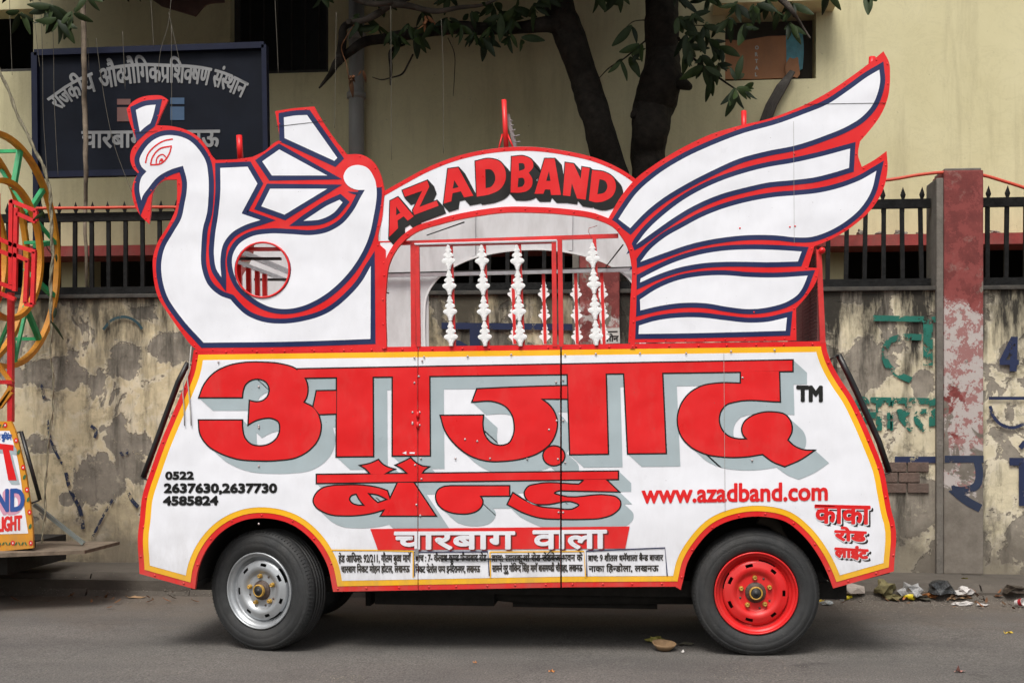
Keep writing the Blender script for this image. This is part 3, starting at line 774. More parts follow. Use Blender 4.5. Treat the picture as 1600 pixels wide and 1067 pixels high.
link('torn_flap', sheet_mesh(S('1229,98 1234,90c 1240,92 1246,90 1248,100 1250,116c 1246,122c 1236,120 1228,124c'), [], YB + 0.05, YB + 0.06), cbx, (m_cb,))
tag(link('plastic_sack', sheet_mesh(S('1228,52c 1240,46 1254,48c 1256,80 1254,108c 1240,112 1228,105c'), [], YB + 0.15, YB + 0.18), None, (mat('cyan_plastic', (0.03, 0.22, 0.28), 0.4, 0.3, 12, bmp=0.6, bscale=14),)), 'turquoise plastic sack tucked beside the cardboard in the window', 'sack')
# canopy awnings above windows
MB().box((x0 - 0.12, YB - 0.35, z1 + 0.0), (x1 + 0.15, YB - 0.002, z1 + 0.10)).build('window_canopy', M_FAC, bld)
# drain pipe
dp = tag(MB().tube([U(557, 330, YB - 0.09), U(557, 200, YB - 0.09), U(557, -60, YB - 0.09)], 0.075, 16).build('drain_pipe', mat('grey_plastic_pipe', (0.27, 0.27, 0.26), 0.5, 0.12, 5, dirt=0.3)), 'thick grey drain pipe running down the cream building left of the branch', 'pipe')
for py in (58, 150):
    c = U(557, py, YB - 0.09); MB().lathe([(0.078, -0.03), (0.092, -0.025), (0.092, 0.025), (0.078, 0.03)], c, 'Z', 20).build('pipe_collar', mat('grey_plastic_pipe', (0, 0, 0)), dp)
# brick red cloth awning scrap at the top
tag(link('awning_scrap', sheet_mesh(S('238,0c 252,10c 305,26c 322,8 350,4c 350,-25c 238,-25c', 4), [], 4.2, 4.22), None, (mat('dusty_brown_tarpaulin', (0.11, 0.06, 0.05), 0.85, 0.3, 6, bmp=0.5),)), 'dusty brown tarpaulin scrap hanging above the blue signboard', 'tarpaulin')
# grimy drain cable bundle below the niche
cb = MB(); random.seed(2)
for k in range(5):
    o = (k - 2) * 3.2
    cb.tube([U(1238 + o * 0.3, 112, YB - 0.03 - 0.01 * k), U(1222 + o, 135, YB - 0.06), U(1205 + o, 165, YB - 0.06), U(1192 + o, 200, YB - 0.06), U(1180 + o, 260, YB - 0.06)], 0.018, 6)
tag(cb.build('cable_bundle', mat('grimy_cable', (0.05, 0.043, 0.036), 0.7, 0.3, 12)), 'bundle of grimy cables running down from the cardboard window', 'cable')

# ------------------------------------------------------------------ institute signboard
YS = 3.3
def us(x, y, Y=YS): return U(x, y, Y)
M_SIGN = mat('dark_navy_sign_enamel', (0.005, 0.007, 0.013), 0.6, 0.3, 3, spec=0.12)
M_SIGNB = mat('navy_steel_frame', (0.006, 0.009, 0.026), 0.6, 0.2, 6, spec=0.2)
M_SIGNT = mat('sign_lettering_grey', (0.20, 0.205, 0.21), 0.6, 0.12, 9, dirt=0.2)
sb = root('signboard', us(235, 340), 'large dark navy signboard with arched grey Hindi lettering behind the peacock head', 'sign')
c4 = [(56, 84), (414, 72), (417, 266), (58, 274)]
link('board', sheet_mesh(c4, [], YS, YS + 0.03), sb, (M_SIGN,))
for a, b in ((0, 1), (1, 2), (2, 3), (3, 0)):
    p, q = us(*c4[a], YS - 0.01), us(*c4[b], YS - 0.01)
    MB().bar(p, q, 0.05 if a != 1 else 0.04, 0.07).build('frame_bar', M_SIGNB, sb)
for x in (57, 410):
    p = us(x, 84, YS + 0.05); MB().bar((p.x, YS + 0.06, 0), (p.x, YS + 0.06, p.z), 0.05, 0.05).build('post', M_SIGNB, sb)
tp = smooth([(74, 155, True), (110, 130, False), (165, 107, False), (215, 100, False), (262, 101, False), (310, 104, False), (350, 113, False), (388, 131, True)], False, 8)
bt = smooth([(92, 172, True), (122, 153, False), (170, 137, False), (218, 129, False), (262, 129, False), (306, 131, False), (342, 137, False), (378, 153, True)], False, 8)
def arc(u, v):
    u = max(0, min(1, u)); k = u * (len(tp) - 1); i = min(int(k), len(tp) - 2); f = k - i
    T = (tp[i][0] * (1 - f) + tp[i + 1][0] * f, tp[i][1] * (1 - f) + tp[i + 1][1] * f); B = (bt[i][0] * (1 - f) + bt[i + 1][0] * f, bt[i][1] * (1 - f) + bt[i + 1][1] * f)
    return (B[0] * (1 - v) + T[0] * v, B[1] * (1 - v) + T[1] * v)
tt = text('राजकीय औ{द}यौिगकप{/}िश{क}षण सं{स}थान'); a = min(p[0] for v, _ in tt.ch for p in v); b = max(p[0] for v, _ in tt.ch for p in v)
link('lettering', tt.map(lambda u, v: arc((u - a) / (b - a), v / DEV)).thick(0.9).mesh(YS - 0.006), sb, (M_SIGNT,))
link('lettering', put('चारबाग, लखनऊ', 128, 231, 343, 229, 206, DEV, 1.0).mesh(YS - 0.006), sb, (M_SIGNT,))
for q, cc in (((183, 155, 204, 164), (0.13, 0.055, 0.048)), ((183, 168, 204, 190), (0.13, 0.055, 0.048)), ((266, 153, 288, 163), (0.025, 0.065, 0.13)), ((266, 167, 288, 188), (0.025, 0.065, 0.13))):
    mm = mat('emblem_red' if cc[0] > 0.05 else 'emblem_blue', cc, 0.6)
    link('emblem_square', M2().poly([(q[0], q[1]), (q[2], q[1]), (q[2], q[3]), (q[0], q[3])]).mesh(YS - 0.005), sb, (mm,))
# red service pipe strung along the fence
def pipe(s, label, r=0.012, Y=YFN - 0.05, m=None, n=None):
    L = smooth(pts(s), False, 4); return tag(MB().tube([U(x, y, Y) for x, y in L], r, 7).build('service_pipe', m or mat('orange_red_pipe', (0.5, 0.05, 0.02), 0.5)), label, 'pipe')
pipe('40,326c 150,325 240,324 420,326c', 'thin red pipe tied along the fence spearheads behind the peacock neck')
pipe('1340,285c 1392,281 1440,273 1470,270 1535,274 1570,284 1620,300c', 'orange red pipe sagging over the top of the red pillar', Y=YFN - 0.12)

# ================================================================== THE PEACOCK VAN
def W0(px, py, Y): p = U(px, py, 0.0); return Vector((p.x, Y, p.z))
VD = 1.35                                    # overall width of the van
van = root('parade_van', (U(800, 900).x, VD / 2, 0), 'white and red wedding band van with a flat peacock head and wing and Hindi lettering', 'van')
X1, X2 = U(653.3, 700).x, U(876.6, 700).x
g1, g2 = 0.0022, 0.0045
parts = {}
def three():
    return (('front', [(X1 - g1, 1)]), ('door', [(X1 + g1, -1), (X2 - g2, 1)]), ('rear', [(X2 + g2, -1)]))
low = S('P 303,546c 1290,533c C 1155,60 1180,130 1230,220 1290,310 1350,430 1410,570 1460,700 1490,850 1510,950 E 1446,200 1442,480c 1098,577c 1060,480 1000,370 920,270 830,200 700,170 560,180 430,230 330,330 270,430 243,540 P 1063.5,921c 1055,916c 885,917c 520.5,924c D 1130,440 1050,310 930,215 800,180 660,190 540,250 450,350 400,460 P 304.5,920c 218,896c 216,829 218,815 222,777 236,733 249.5,695 269,648 285,610 296,582', 5)
PN = {'front': 'side_panel', 'door': 'side_door', 'rear': 'side_panel'}
for k, cl in three():
    me = sheet_mesh(low, [], 0.001, 0.022, clip=cl)
    parts[k] = link(PN[k], me, van, (M_RED,))
def lower(name, m2, lay, mt):
    for k, cl in three():
        me = m2.mesh(-0.0013 * lay, clip=cl)
        if len(me.polygons): link(name, me, parts[k], (mt,))
        else: bpy.data.meshes.remove(me)
lower('yellow_border', M2().poly(uncross(offset(low, -8.2))), 1, M_YEL)
white_poly = uncross(offset(low, -16.8))
lower('white_ground', M2().poly(white_poly), 2, M_WHITE)
# --- the big name, traced
main = []
def P_(s, *holes): main.append((S(s), [S(h) for h in holes]))
P_('A 402,332c 430,260 490,190 570,150 660,132 760,130 870,140 950,165 1000,210 1022,270 1015,330 1000,357c 1060,392 1085,430c 1098,490 1080,570 1030,630 960,670 850,688 740,690 620,680 530,650 450,600 410,540 400,458c 650,458c 652,510 665,560 700,595 750,605 800,595 845,560 862,510 855,470 820,450 770,450 720,465 682,487c 690,347c 730,355 770,345 797,315 802,280 785,245 750,228 710,230 670,255 655,290 650,332c')
P_('A 1050,385c 1070,292c 1187,290c 1187,424c 1085,428c')
P_('P 463.8,576.2c 1239,562.2c 1239,580.3c 463.8,591c')
P_('P 525.8,585c 583,584c 583.7,713c 525.3,713.6c')
P_('P 613,583c 671.5,582c 672.4,712c 612.9,712.2c')
P_('B 600,281c 800,272 1118,262c 1118,340c 970,340c 1010,370 1040,410 1058,470 1050,530 1020,590 960,640 870,675 760,692 650,690 560,660 480,600 420,520 392,432c 638,430c 635,490 650,550 690,592 740,602 780,590 808,540 812,480 795,420 760,380 700,355 572,356c')
P_('B 1113,188c 1335,186c 1348,652c 1128,655c')
main.append((circle(580 + 1038 / 3.636, 530 + 661 / 3.636, 17.2, 15.6), []))
P_('C 50,175c 262,172c 282,620c 72,622c')
P_('C 685,172c 897,170c 902,340c 650,342 610,355 580,390 570,440 585,490 620,525 670,540 718,541c 700,520 692,490 705,450 740,420 800,398 870,395 930,410 960,450 965,500 943,548c 980,580 1030,600 1090,602c 1010,655 925,692c 860,665 805,625c 720,638 600,640 490,622 410,580 360,520 342,440 355,370 400,300 470,255 560,238 685,238c')
row2 = []
def Q_(s, *holes): row2.append((S(s), [S(h) for h in holes]))
Q_('P 494.3,740.8c 966.3,735.5c 966.3,748.8c 494.3,755c')
Q_('e 868,325c 1025,325c 1242,652c 703,652c 740,592c 640,622 500,645 350,650 230,640 140,605 80,560 57,510 80,440 140,385 230,360 350,353 500,352 620,365 720,388 772,407c 796,480c',
   'e 470,440c 425,455 407,490 430,525 480,545 545,548c 505,500', 'e 590,435c 680,450 765,492c 680,522c 630,480')
Q_('e 505,165c 600,145 685,108c 730,155 790,185 845,200c 800,220 735,256c 612,256c 560,200')
Q_('e 848,162c 930,125 995,90c 1050,140 1110,170 1175,178c 1130,210 1095,256c 975,256c 900,190')
Q_('f -242,460 -220,400 -170,370 -100,360c 470,360c 470,460c 190,462c 212,500 205,550 160,600 80,628 0,632 -90,620 -180,580 -225,530')
Q_('f 1180,296c 1175,312c 1135,345c 720,345 650,365 610,430 640,500 710,535 800,542 1100,525 1135,545 1100,572 900,575 760,560 620,500 500,425c 445,540c 600,620 760,670 950,682 1200,682 1350,672 1470,630 1535,560 1535,510 1490,465 1430,452 950,450 900,430 940,410 1000,410c 1525,420c 1400,300c 1398,294c')
def sh(lst, dx, dy):
    m = M2()
    for o, h in lst: m.poly(o, h)
    return m.sweep(dx, dy)
lower('letter_shadow', sh(main, 22, 20) + sh(row2, 20, 19), 3, M_GREYP)
def outl(lst, d):
    m = M2()
    for o, h in lst: m.poly(uncross(offset(o, d)), [offset(q, -d) for q in h])
    return m
lower('letter_outline', outl(main, 1.3) + outl(row2, 1.2), 4, M_BLKP)
lower('main_lettering', outl(main, -1.0) + outl(row2, -1.0), 5, M_RED)
# --- banner and small lettering
lower('red_banner', M2().poly([(578.6, 826), (984, 822), (977, 856.5), (590.5, 859)]), 5, M_RED)
for ban in (put('चारबाग', 617, 857, 803.5, 856.5, 831.5, DEV), put('वाला', 833.5, 856.5, 947, 855.5, 829.5, DEV)):
    lower('banner_shadow', ban.thick(1.9).map(lambda x, y: (x + 2.2, y + 1.6)), 6, M_DRED)
    lower('banner_lettering', ban.thick(1.5), 7, M_WHITE)
lower('address_frame', M2().stroke([(518, 859), (600, 859.5), (645, 861)], 2.2).stroke([(645.5, 860), (645.5, 902)], 1.8).stroke([(766, 862), (912.5, 861), (915, 902)], 2.0).stroke([(765.5, 862), (766.5, 902)], 2.0), 4, M_YEL)
lower('address_frame', M2().stroke([(647.5, 900), (647, 862), (762, 861.5), (764.5, 899)], 2.0).stroke([(917, 900), (916, 860.5), (1039, 855.5), (1042.5, 899)], 2.0), 5, M_BLUE)
ad = M2()
for s, x0, x1, yb, yt in (('हेड आिफस: 92/211, गौतम बु{द}ध मागॅ', 529, 642, 878, 867.5), ('चारबाग िनकट मोहन होटल, लखनऊ', 533, 640, 894, 884.5),
        ('ब{/}ाच : 7- कैलाश कु{ण}ड फैजाबाद रोड', 649, 760, 876.5, 867), ('िनकट पे{ट}रोल प{म}प इ{न}िदरानगर, लखनऊ', 649, 750, 894, 884.5),
        ('ब{/}ाच: लालकुआं रोड रोडवेज भवन के', 768, 910, 876.5, 867), ('सामने गुरू गोिव{न}द िसंह मागॅ बासम{ण}डी चौराहा, लखनऊ', 769, 910, 892.5, 883),
        ('ब{/}ाच: 9 शीतल धमॅशाला बै{न}ड बाजार', 919, 1036, 876, 867.5), ('नाका िह{न}डोला, लखनऊ', 920, 1029, 892.5, 884)):
    ad = ad + put(s, x0, yb, x1, yb - 0.8, yt, DEV, 0.42)
lower('address_lettering', ad, 4, M_BLKP)
lower('phone_numbers', put('0522', 259, 748.3, 302, 748, 737, LAT, 1.0) + put('2637630,2637730', 257, 769, 432, 769, 755.5, LAT, 1.15) + put('4585824', 255.5, 788.5, 340, 788, 775.5, LAT, 1.15), 4, M_BLKP)
lower('trademark_letters', put('TM', 1246, 626, 1284, 626.5, 603, LAT, 1.8), 4, M_BLKP)
lower('web_address', put('www.azadband.com', 1003.5, 785, 1292.5, 780.5, 765, 0.50, 1.15), 4, M_RED)
kk = put('काका', 1274, 816, 1359, 818, 789, DEV) + put('रोड', 1305, 843, 1353, 845, 829, DEV) + put('लाइंट', 1305, 869, 1356, 872, 856, DEV)
lower('side_name_shadow', kk.thick(1.5).map(lambda x, y: (x + 4, y + 3.6)), 3, M_BLKP)
lower('side_name_outline', kk.thick(2.3).map(lambda x, y: (x + 0.8, y + 0.8)), 4, M_WHITE)
lower('side_name', kk.thick(1.45), 5, M_RED)
lower('painted_arrow', M2().poly([(628.5, 707.6), (635, 704.8), (635, 709.6)]).poly([(640, 706.2), (648, 706.4), (648, 708.8), (640, 708.4)]), 6, M_WHITE)
lower('panel_joint', M2().stroke([(1131, 552), (1133, 800)], 0.6), 6, mat('panel_joint_grime', (0.3, 0.29, 0.27), 0.8))

# rivets
def dome(mb, p, r=0.0065, ax=Vector((0, -1, 0))):
    n = 7; vs = [p + ax * r * 0.75]; 
    for q, h in ((0.6, 0.5), (1.0, 0.0)):
        vs += [p + ax * r * h + Vector((math.cos(t), 0, math.sin(t))) * r * q for t in [2 * math.pi * k / n for k in range(n)]]
    fs = [(0, 1 + k, 1 + (k + 1) % n) for k in range(n)] + [(1 + k, 8 + k, 8 + (k + 1) % n, 1 + (k + 1) % n) for k in range(n)]
    mb.add(vs, fs, 0, True)
def along(L, step, start=0.0, closed=True):
    out = []; acc = start; n = len(L)
    for i in range(n if closed else n - 1):
        a, b = L[i], L[(i + 1) % n]; l = math.hypot(b[0] - a[0], b[1] - a[1])
        if l < 1e-6: continue
        while acc < l: out.append((a[0] + (b[0] - a[0]) * acc / l, a[1] + (b[1] - a[1]) * acc / l)); acc += step
        acc -= l
    return out
random.seed(11)
rv = MB()
for x, y in along(offset(low, -4.5), 46): dome(rv, W0(x + random.uniform(-3, 3), y, -0.0005), 0.0065)
o = rv.build('rivets', M_RED, van); o['kind'] = 'stuff'
rv = MB()
for x, y in ((405, 604), (405, 665), (405, 668), (405, 728), (405, 1000), (405, 818), (660, 564), (731, 557), (799, 554), (648, 559), (663, 558), (883, 555), (931, 553), (1000, 552), (880, 594), (869, 597), (880, 657), (870, 657), (883, 722), (880, 800), (873, 800), (645, 644), (656, 644), (645, 660), (656, 664), (645, 662), (655, 588), (648, 598), (658, 716), (649, 726), (659, 748), (657, 805), (651, 788), (858, 671), (727, 686), (746, 689), (872, 717), (1160, 590), (1072, 552), (1142, 549), (1210, 547), (342, 566), (1175, 719), (824, 717), (766, 716), (712, 716)):
    if y < 950: dome(rv, W0(x, y, -0.0085), 0.006)
o = rv.build('rivets', M_RIV, van); o['kind'] = 'stuff'
hg = MB()
for py in (648, 664): hg.tube([W0(653.3, py - 5, -0.012), W0(653.3, py + 5, -0.012)], 0.008, 8)
hg.build('door_hinge', M_RED, van)

# --- peacock sheet
bird_out = S('1 65,402c 95,365 150,335 210,325 265,328 300,350c 255,445 235,495c 320,500 400,520 470,560 520,620 550,670 570,692c 700,686 780,674c 850,640 910,590 938,578c 908,415c 1000,400 1130,388c 1165,450 1230,550 1317,660c 1400,662 1465,700 1510,780 1530,862c 1520,1000 2 1505,300 1537,330c 1540,905c 480,908c 440,878 370,790 300,690 245,600 215,460 215,370 240,290 300,190 345,90 1 352,880c 350,802c 270,810 225,850 205,920 200,1000 2 192,182c 140,130 105,60 1 95,880 110,800 130,768c 100,735 85,680 95,630 125,590c 105,540 80,470', 6)
hole = circle(180 + 838 / 3.636, 300 + 443 / 3.636, 42)
bird = link('peacock_panel', sheet_mesh(bird_out, [hole], 0.0, 0.014), van, (M_RED,))
bw_ = [S(s) for s in (
 '1 117,408c 170,385 230,378c 215,440 200,483c 170,505 140,532c 128,470',
 '1 148,922c 137,850 150,790 178,757c 150,730 138,695 160,640 215,580 270,555 340,553 420,580 480,640 515,700 528,770 530,900 520,1000 2 500,200 490,300 492,430 530,530 600,590 655,610c 690,650 740,695 830,735 950,748 1060,735 1200,690 1330,590 1400,510 1452,420c 1450,835c 1000,850 502,856c 380,720 290,580 265,480 262,400 280,320 330,230 375,150 395,60 1 405,880 408,820 385,725c 320,745 240,790 190,850 155,900',
 '1 597,737c 752,730c 808,826c 720,990c 2 720,124c 825,160c 740,188 660,235 615,295 598,380 603,485c 575,440 562,370 567,250 585,130 1 597,880',
 '1 1297,790 1320,740 1375,720 1430,735 1470,790 1486,880 2 1482,60 1470,130 1440,260 1370,400 1270,520 1150,610 1040,655 960,665 870,650 780,600 700,520 668,440 665,370 700,300 770,255 870,237 1000,240 1120,245 1200,230 1290,180 1350,110 1400,20 1 1418,862c 1370,860 1320,835',
 '1 958,450c 1020,440 1090,437c 1262,680c 1245,697c 962,568c', '1 932,632c 1205,780c 890,780c 835,700c', '1 880,855c 1205,855c 962,1002c 830,955c',
 '2 1275,45c 1292,60c 1240,120 1170,155 1070,165c 1130,125 1200,80')]
hole_in = circle(180 + 838 / 3.636, 300 + 443 / 3.636, 44.5)
mb_ = M2()
for k, L in enumerate(bw_):
    h = [circle(180 + 838 / 3.636, 300 + 443 / 3.636, 41.7)] if k == 3 else []
    mb_.poly(offset(L, 8.0, 3.0), h)
link('navy_outline', mb_.mesh(-0.0013), bird, (M_BLUE,))
mw = M2()
for k, L in enumerate(bw_): mw.poly(L, [hole_in] if k == 3 else [])
link('white_ground', mw.mesh(-0.0026), bird, (M_WHITE,))
cx, cy = 180 + 838 / 3.636, 300 + 443 / 3.636
rg = MB().lathe([(0.141, 0.0), (0.1415, -0.006), (0.151, -0.006), (0.152, 0.0)], U(cx, cy, -0.003), 'Y', 48); rg.build('porthole_rim', M_RED, bird)
eye = M2().stroke(smooth(pts('1 172,710 185,660 230,610 280,582 328,573'), False), [2.2] * 24 + [1.5]).stroke(smooth(pts('1 200,720c 210,680 250,630 320,612c 305,660 260,712'), True), 2.3, True)
eye.stroke(smooth(pts('1 232,716 240,676 268,660 292,682'), False), 1.9).stroke(smooth(pts('1 252,712 256,692 272,688'), False), 1.4)
eye.poly(circle(180 + 264 / 3.636, 60 + 692 / 3.636, 2.6, n=12))
link('painted_eye', eye.mesh(-0.004), bird, (M_RED,))
link('sheet_joint', (M2().stroke([(180 + 915 / 3.636, 60 + 502 / 3.636), (180 + 1195 / 3.636, 60 + 470 / 3.636)], 0.8) + M2().stroke([(206, 208.5), (246, 205)], 0.8)).mesh(-0.0042), bird, (M_BLKP,))
# --- arch plate with the English name
plate_out = S('4 45,385c 45,300 3 52,900 62,760 80,612c 200,545 300,490 500,412 700,372 900,362 1100,385 1300,435 1450,510 1510,552c 1350,775c 4 1290,35 1100,3 920,-8 760,-8 600,12 400,55 225,120 135,205 88,300 68,405c', 6)
plate = link('arch_panel', sheet_mesh(plate_out, [], 0.004, 0.012), van, (M_WHITE,))
top = smooth(pts('3 66,632c 200,556 300,502 500,424 700,384 900,374 1100,397 1300,447 1450,522 1505,562c'), False, 8)
link('red_edging', M2().stroke(top, 6.4).mesh(0.0028), plate, (M_RED,))
link('sill_strip', M2().stroke([(592, 378), (640, 377)], 2).mesh(0.0026), plate, (M_RED,))
AZ = []
for s, *h in (('3 108,670c 152,648c 242,757c 207,782c 185,757c 150,780c 152,825c 102,874c', '3 142,702c 166,737c 142,752c'),
        ('3 178,610c 318,554c 330,588c 274,704c 372,668c 383,697c 245,749c 236,722c 290,612c 192,646c',),
        ('3 436,488c 494,480c 580,640c 528,650c 510,615c 462,626c 455,672c 412,685c', '3 472,552c 497,592c 463,600c'),
        ('3 592,445c 670,430 735,450 762,500 760,560 730,605 680,630 600,646c', '3 648,490c 680,492 702,520 702,560 680,590 650,598c'),
        ('3 798,419c 870,416 914,440 920,478 895,510c 915,545 912,585 885,613 850,622 792,622c', '3 838,455c 866,458 872,485 840,500c', '3 836,540c 864,540 872,565 858,588 832,592c'),
        ('3 986,430c 1042,430c 1078,636c 1022,636c 1017,605c 988,604c 978,629c 928,629c', '3 1010,500c 1019,556c 994,556c'),
        ('3 1103,452c 1150,459c 1190,545c 1198,477c 1241,484c 1218,663c 1170,656c 1140,570c 1131,643c 1089,638c',),
        ('3 1255,495c 1330,508 1377,540 1390,590 1372,640 1325,670 1280,678 1237,668c', '3 1297,546c 1330,557 1342,590 1325,622 1285,632c')):
    AZ.append((S(s), [S(q) for q in h]))
m = M2()
for o_, h in AZ: m.poly(offset(o_, 1.5), [])
link('letter_shadow', m.sweep(10, 11).mesh(0.0014), plate, (M_BLKP,))
link('name_lettering', outl(AZ, 0).mesh(0.0001), plate, (M_RED,))
# window arch band
bl = smooth(pts('4 74,780c 72,420 88,300 135,205 225,120 400,55 600,12 760,-8 920,-8 1100,3 1290,35 1385,80 1450,160 1490,260 1494,400 1485,780c'), False, 8)
wd_ = [7.0 + 1.8 * math.sin(math.pi * k / (len(bl) - 1)) for k in range(len(bl))]
s2 = M2().stroke(bl, wd_); vs, fs = s2.ch[0]; n_ = len(bl)
loop = vs[:n_] + vs[n_:][::-1]
link('window_arch', sheet_mesh(loop, [], -0.007, 0.02), van, (M_RED,))
# --- wing sheet
wing_out = S('5 0,960c 70,840 150,745 250,670 400,580 550,510 700,465 850,430 1000,375 1150,300 1300,200 1400,125 1465,70c 1495,130 1500,200 1490,310 1450,410 1400,480 1340,550c 1330,620 1350,685c 1420,645 1482,600c 1487,700 1465,800 1400,910 1300,1000 6 1200,245 1097,290c 1085,335 1065,402c 1125,405c 1110,470 1060,550 1000,620c 1002,790c 108,802c 120,560 125,400 100,290 50,210', 6)
wing = link('wing_panel', sheet_mesh(wing_out, [], -0.002, 0.012), van, (M_RED,))
wf = [S(s) for s in (
 '5 55,962c 95,900 150,825 250,735 400,640 550,570 720,505 900,455 1050,400 1160,355 1290,270 1380,205 1443,168c 1448,220 1435,290 1410,350 1350,420 1270,470 1150,520 1000,570 850,600 700,640 560,702 400,785 280,860 200,925 118,1010c',
 '5 1288,587c 1282,690c 1200,715 1100,740 980,755 850,768 740,792 600,830 450,895 350,955 250,1025 150,1097c 200,1030 300,935 400,860 560,775 740,712 850,685 980,663 1120,632',
 '5 1428,705c 1350,750 1250,790 1130,820 1000,835 900,843 750,868 620,903 500,950 400,1003 300,1060 6 220,310 172,372c 300,325 450,275 600,245 750,230 900,232 1000,242 1080,240 1160,215 1260,160 1350,80 5 1400,815',
 '6 170,482c 174,460c 250,420 350,375 480,335 620,312 740,306 900,309 1030,317c 1010,370c 850,374 740,372 620,372 500,380 380,402 260,442',
 '6 170,572c 260,515 370,470 500,447 620,443 740,452 900,455 1062,445c 1040,500 1015,540 960,580 870,610 750,623 640,612 520,592 400,590 280,605 172,630c',
 '6 165,710c 250,685 380,668 500,668 620,682 750,695 850,690 952,667c 945,738c 700,745 400,752 162,755c')]
m = M2()
for L in wf: m.poly(offset(L, 7.8, 2.8))
link('navy_outline', m.mesh(-0.0033), wing, (M_BLUE,))
m = M2()
for L in wf: m.poly(L)
link('white_ground', m.mesh(-0.0046), wing, (M_WHITE,))
link('sheet_joint', M2().stroke([(950 + 1045 / 3.404, 60 + 352 / 3.404), (950 + 1480 / 3.404, 60 + 345 / 3.404)], 0.8).mesh(-0.006), wing, (M_BLKP,))
link('sheet_joint', M2().stroke([(1240, 190), (1241, 380)], 0.5).mesh(-0.006), wing, (mat('panel_joint_grime', (0, 0, 0)),))
rv = MB(); random.seed(4)
for x, y in along(offset(wing_out, -3.2), 31): dome(rv, W0(x, y, -0.0025), 0.005)
for x, y in along(offset(bird_out, -3.2), 31): dome(rv, W0(x, y, -0.0005), 0.005)
for x, y in along(bl, 38, closed=False): dome(rv, W0(x, y, -0.0075), 0.006)
for x, y in along(top, 34, closed=False): dome(rv, W0(x, y, 0.002), 0.005)
for x, y in ((1156, 357), (1234, 355), (1242, 354), (1178, 488), (1241, 241)): dome(rv, W0(x, y, -0.005), 0.005)
o = rv.build('rivets', M_RED, van); o['kind'] = 'stuff'

# --- window frame bars, door cage
def bar(name, a, b, w, d, Y, mt=None, parent=van):
    return MB().bar(W0(a[0], a[1], Y), W0(b[0], b[1], Y), w / 298, d).build(name, mt or M_REDT, parent)
bar('frame_rail', (592, 380), (966, 367.5), 6.5, 0.02, 0.03)
bar('window_post', (643.8, 381), (644.8, 542), 8, 0.022, 0.033)
dr = parts['door']
bar('cage_post', (651.8, 384), (654, 542), 6.2, 0.022, 0.008, parent=dr)
bar('cage_post', (865.3, 378), (867, 542), 7.0, 0.022, 0.008, parent=dr)
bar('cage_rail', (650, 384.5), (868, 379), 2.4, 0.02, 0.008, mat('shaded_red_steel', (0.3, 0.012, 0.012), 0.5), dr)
bar('cage_highlight', (648, 381.5), (870, 375.6), 1.8, 0.02, 0.0, M_WHITE, dr)  # white strip painted as the highlight along the cage rail
bar('window_post', (874.5, 373), (876.8, 542), 7.2, 0.022, 0.010)
# baluster: square red post with cast white leaf ornaments
HALF = [(0, 0), (1.8, 0.8), (2.9, 3.2), (3.2, 5.8), (4.6, 7.6), (5.0, 9.6), (3.7, 10.9), (3.8, 12.2), (6.2, 13.6), (7.8, 15.6), (7.5, 18.0), (5.0, 19.3), (5.0, 20.5), (8.2, 21.6), (10.8, 23.4), (10.9, 25.8), (9.2, 28), (6.4, 29.8), (4.5, 32.4), (3.2, 36), (2.8, 39.2)]
def orn_mesh():
    s = 1 / 298.0; vs = []; fs = []; n = len(HALF)
    for sgn in (-1, 1):
        k = len(vs)
        for i, (x, y) in enumerate(HALF):
            rid = -0.007
            vs += [Vector((0, rid - 0.004, (19.6 - y) * s)), Vector((sgn * x * 0.6 * s, -0.0075 if x > 5 else -0.0095, (19.6 - y) * s)), Vector((sgn * x * s, -0.0045, (19.6 - y) * s)), Vector((sgn * x * s, 0.004, (19.6 - y) * s)), Vector((0, 0.004, (19.6 - y) * s))]
        for i in range(n - 1):
            for j in range(4):
                a = k + i * 5 + j; q = (a, a + 1, a + 6, a + 5)
                fs.append(q if sgn < 0 else q[::-1])
    m = MB().add(vs, fs, 0, False).mesh(); m.materials.append(M_ORN); m.name = 'leaf_ornament'; return m
ORN = orn_mesh()
def baluster(px0, px1, y0, y1, Y, parent, tops, rot=0, off=3.5, dep=0.02):
    p0, p1 = W0(px0, y0, Y), W0(px1, y1, Y)
    o = MB().bar(p0 + Vector((off / 298, dep, 0)), p1 + Vector((off / 298, dep, 0)), 0.019, 0.019).build('baluster', M_REDT, parent)
    for t in tops:
        f = (t + 19.6 - y0) / (y1 - y0); p = p0.lerp(p1, f)
        inst('leaf_ornament', ORN, p, o, (0, (p1 - p0).x / abs((p1 - p0).z) * -1, rot), (1, 1, 1))
T = (383, 422, 462, 501.5)
for a, b in ((700.5, 705.5), (752.5, 758.5), (807.5, 813.5)): baluster(a, b, 382, 541, -0.008, dr, T)
baluster(925, 932, 372, 541, -0.002, van, (379.5, 419.5, 459.5, 500))
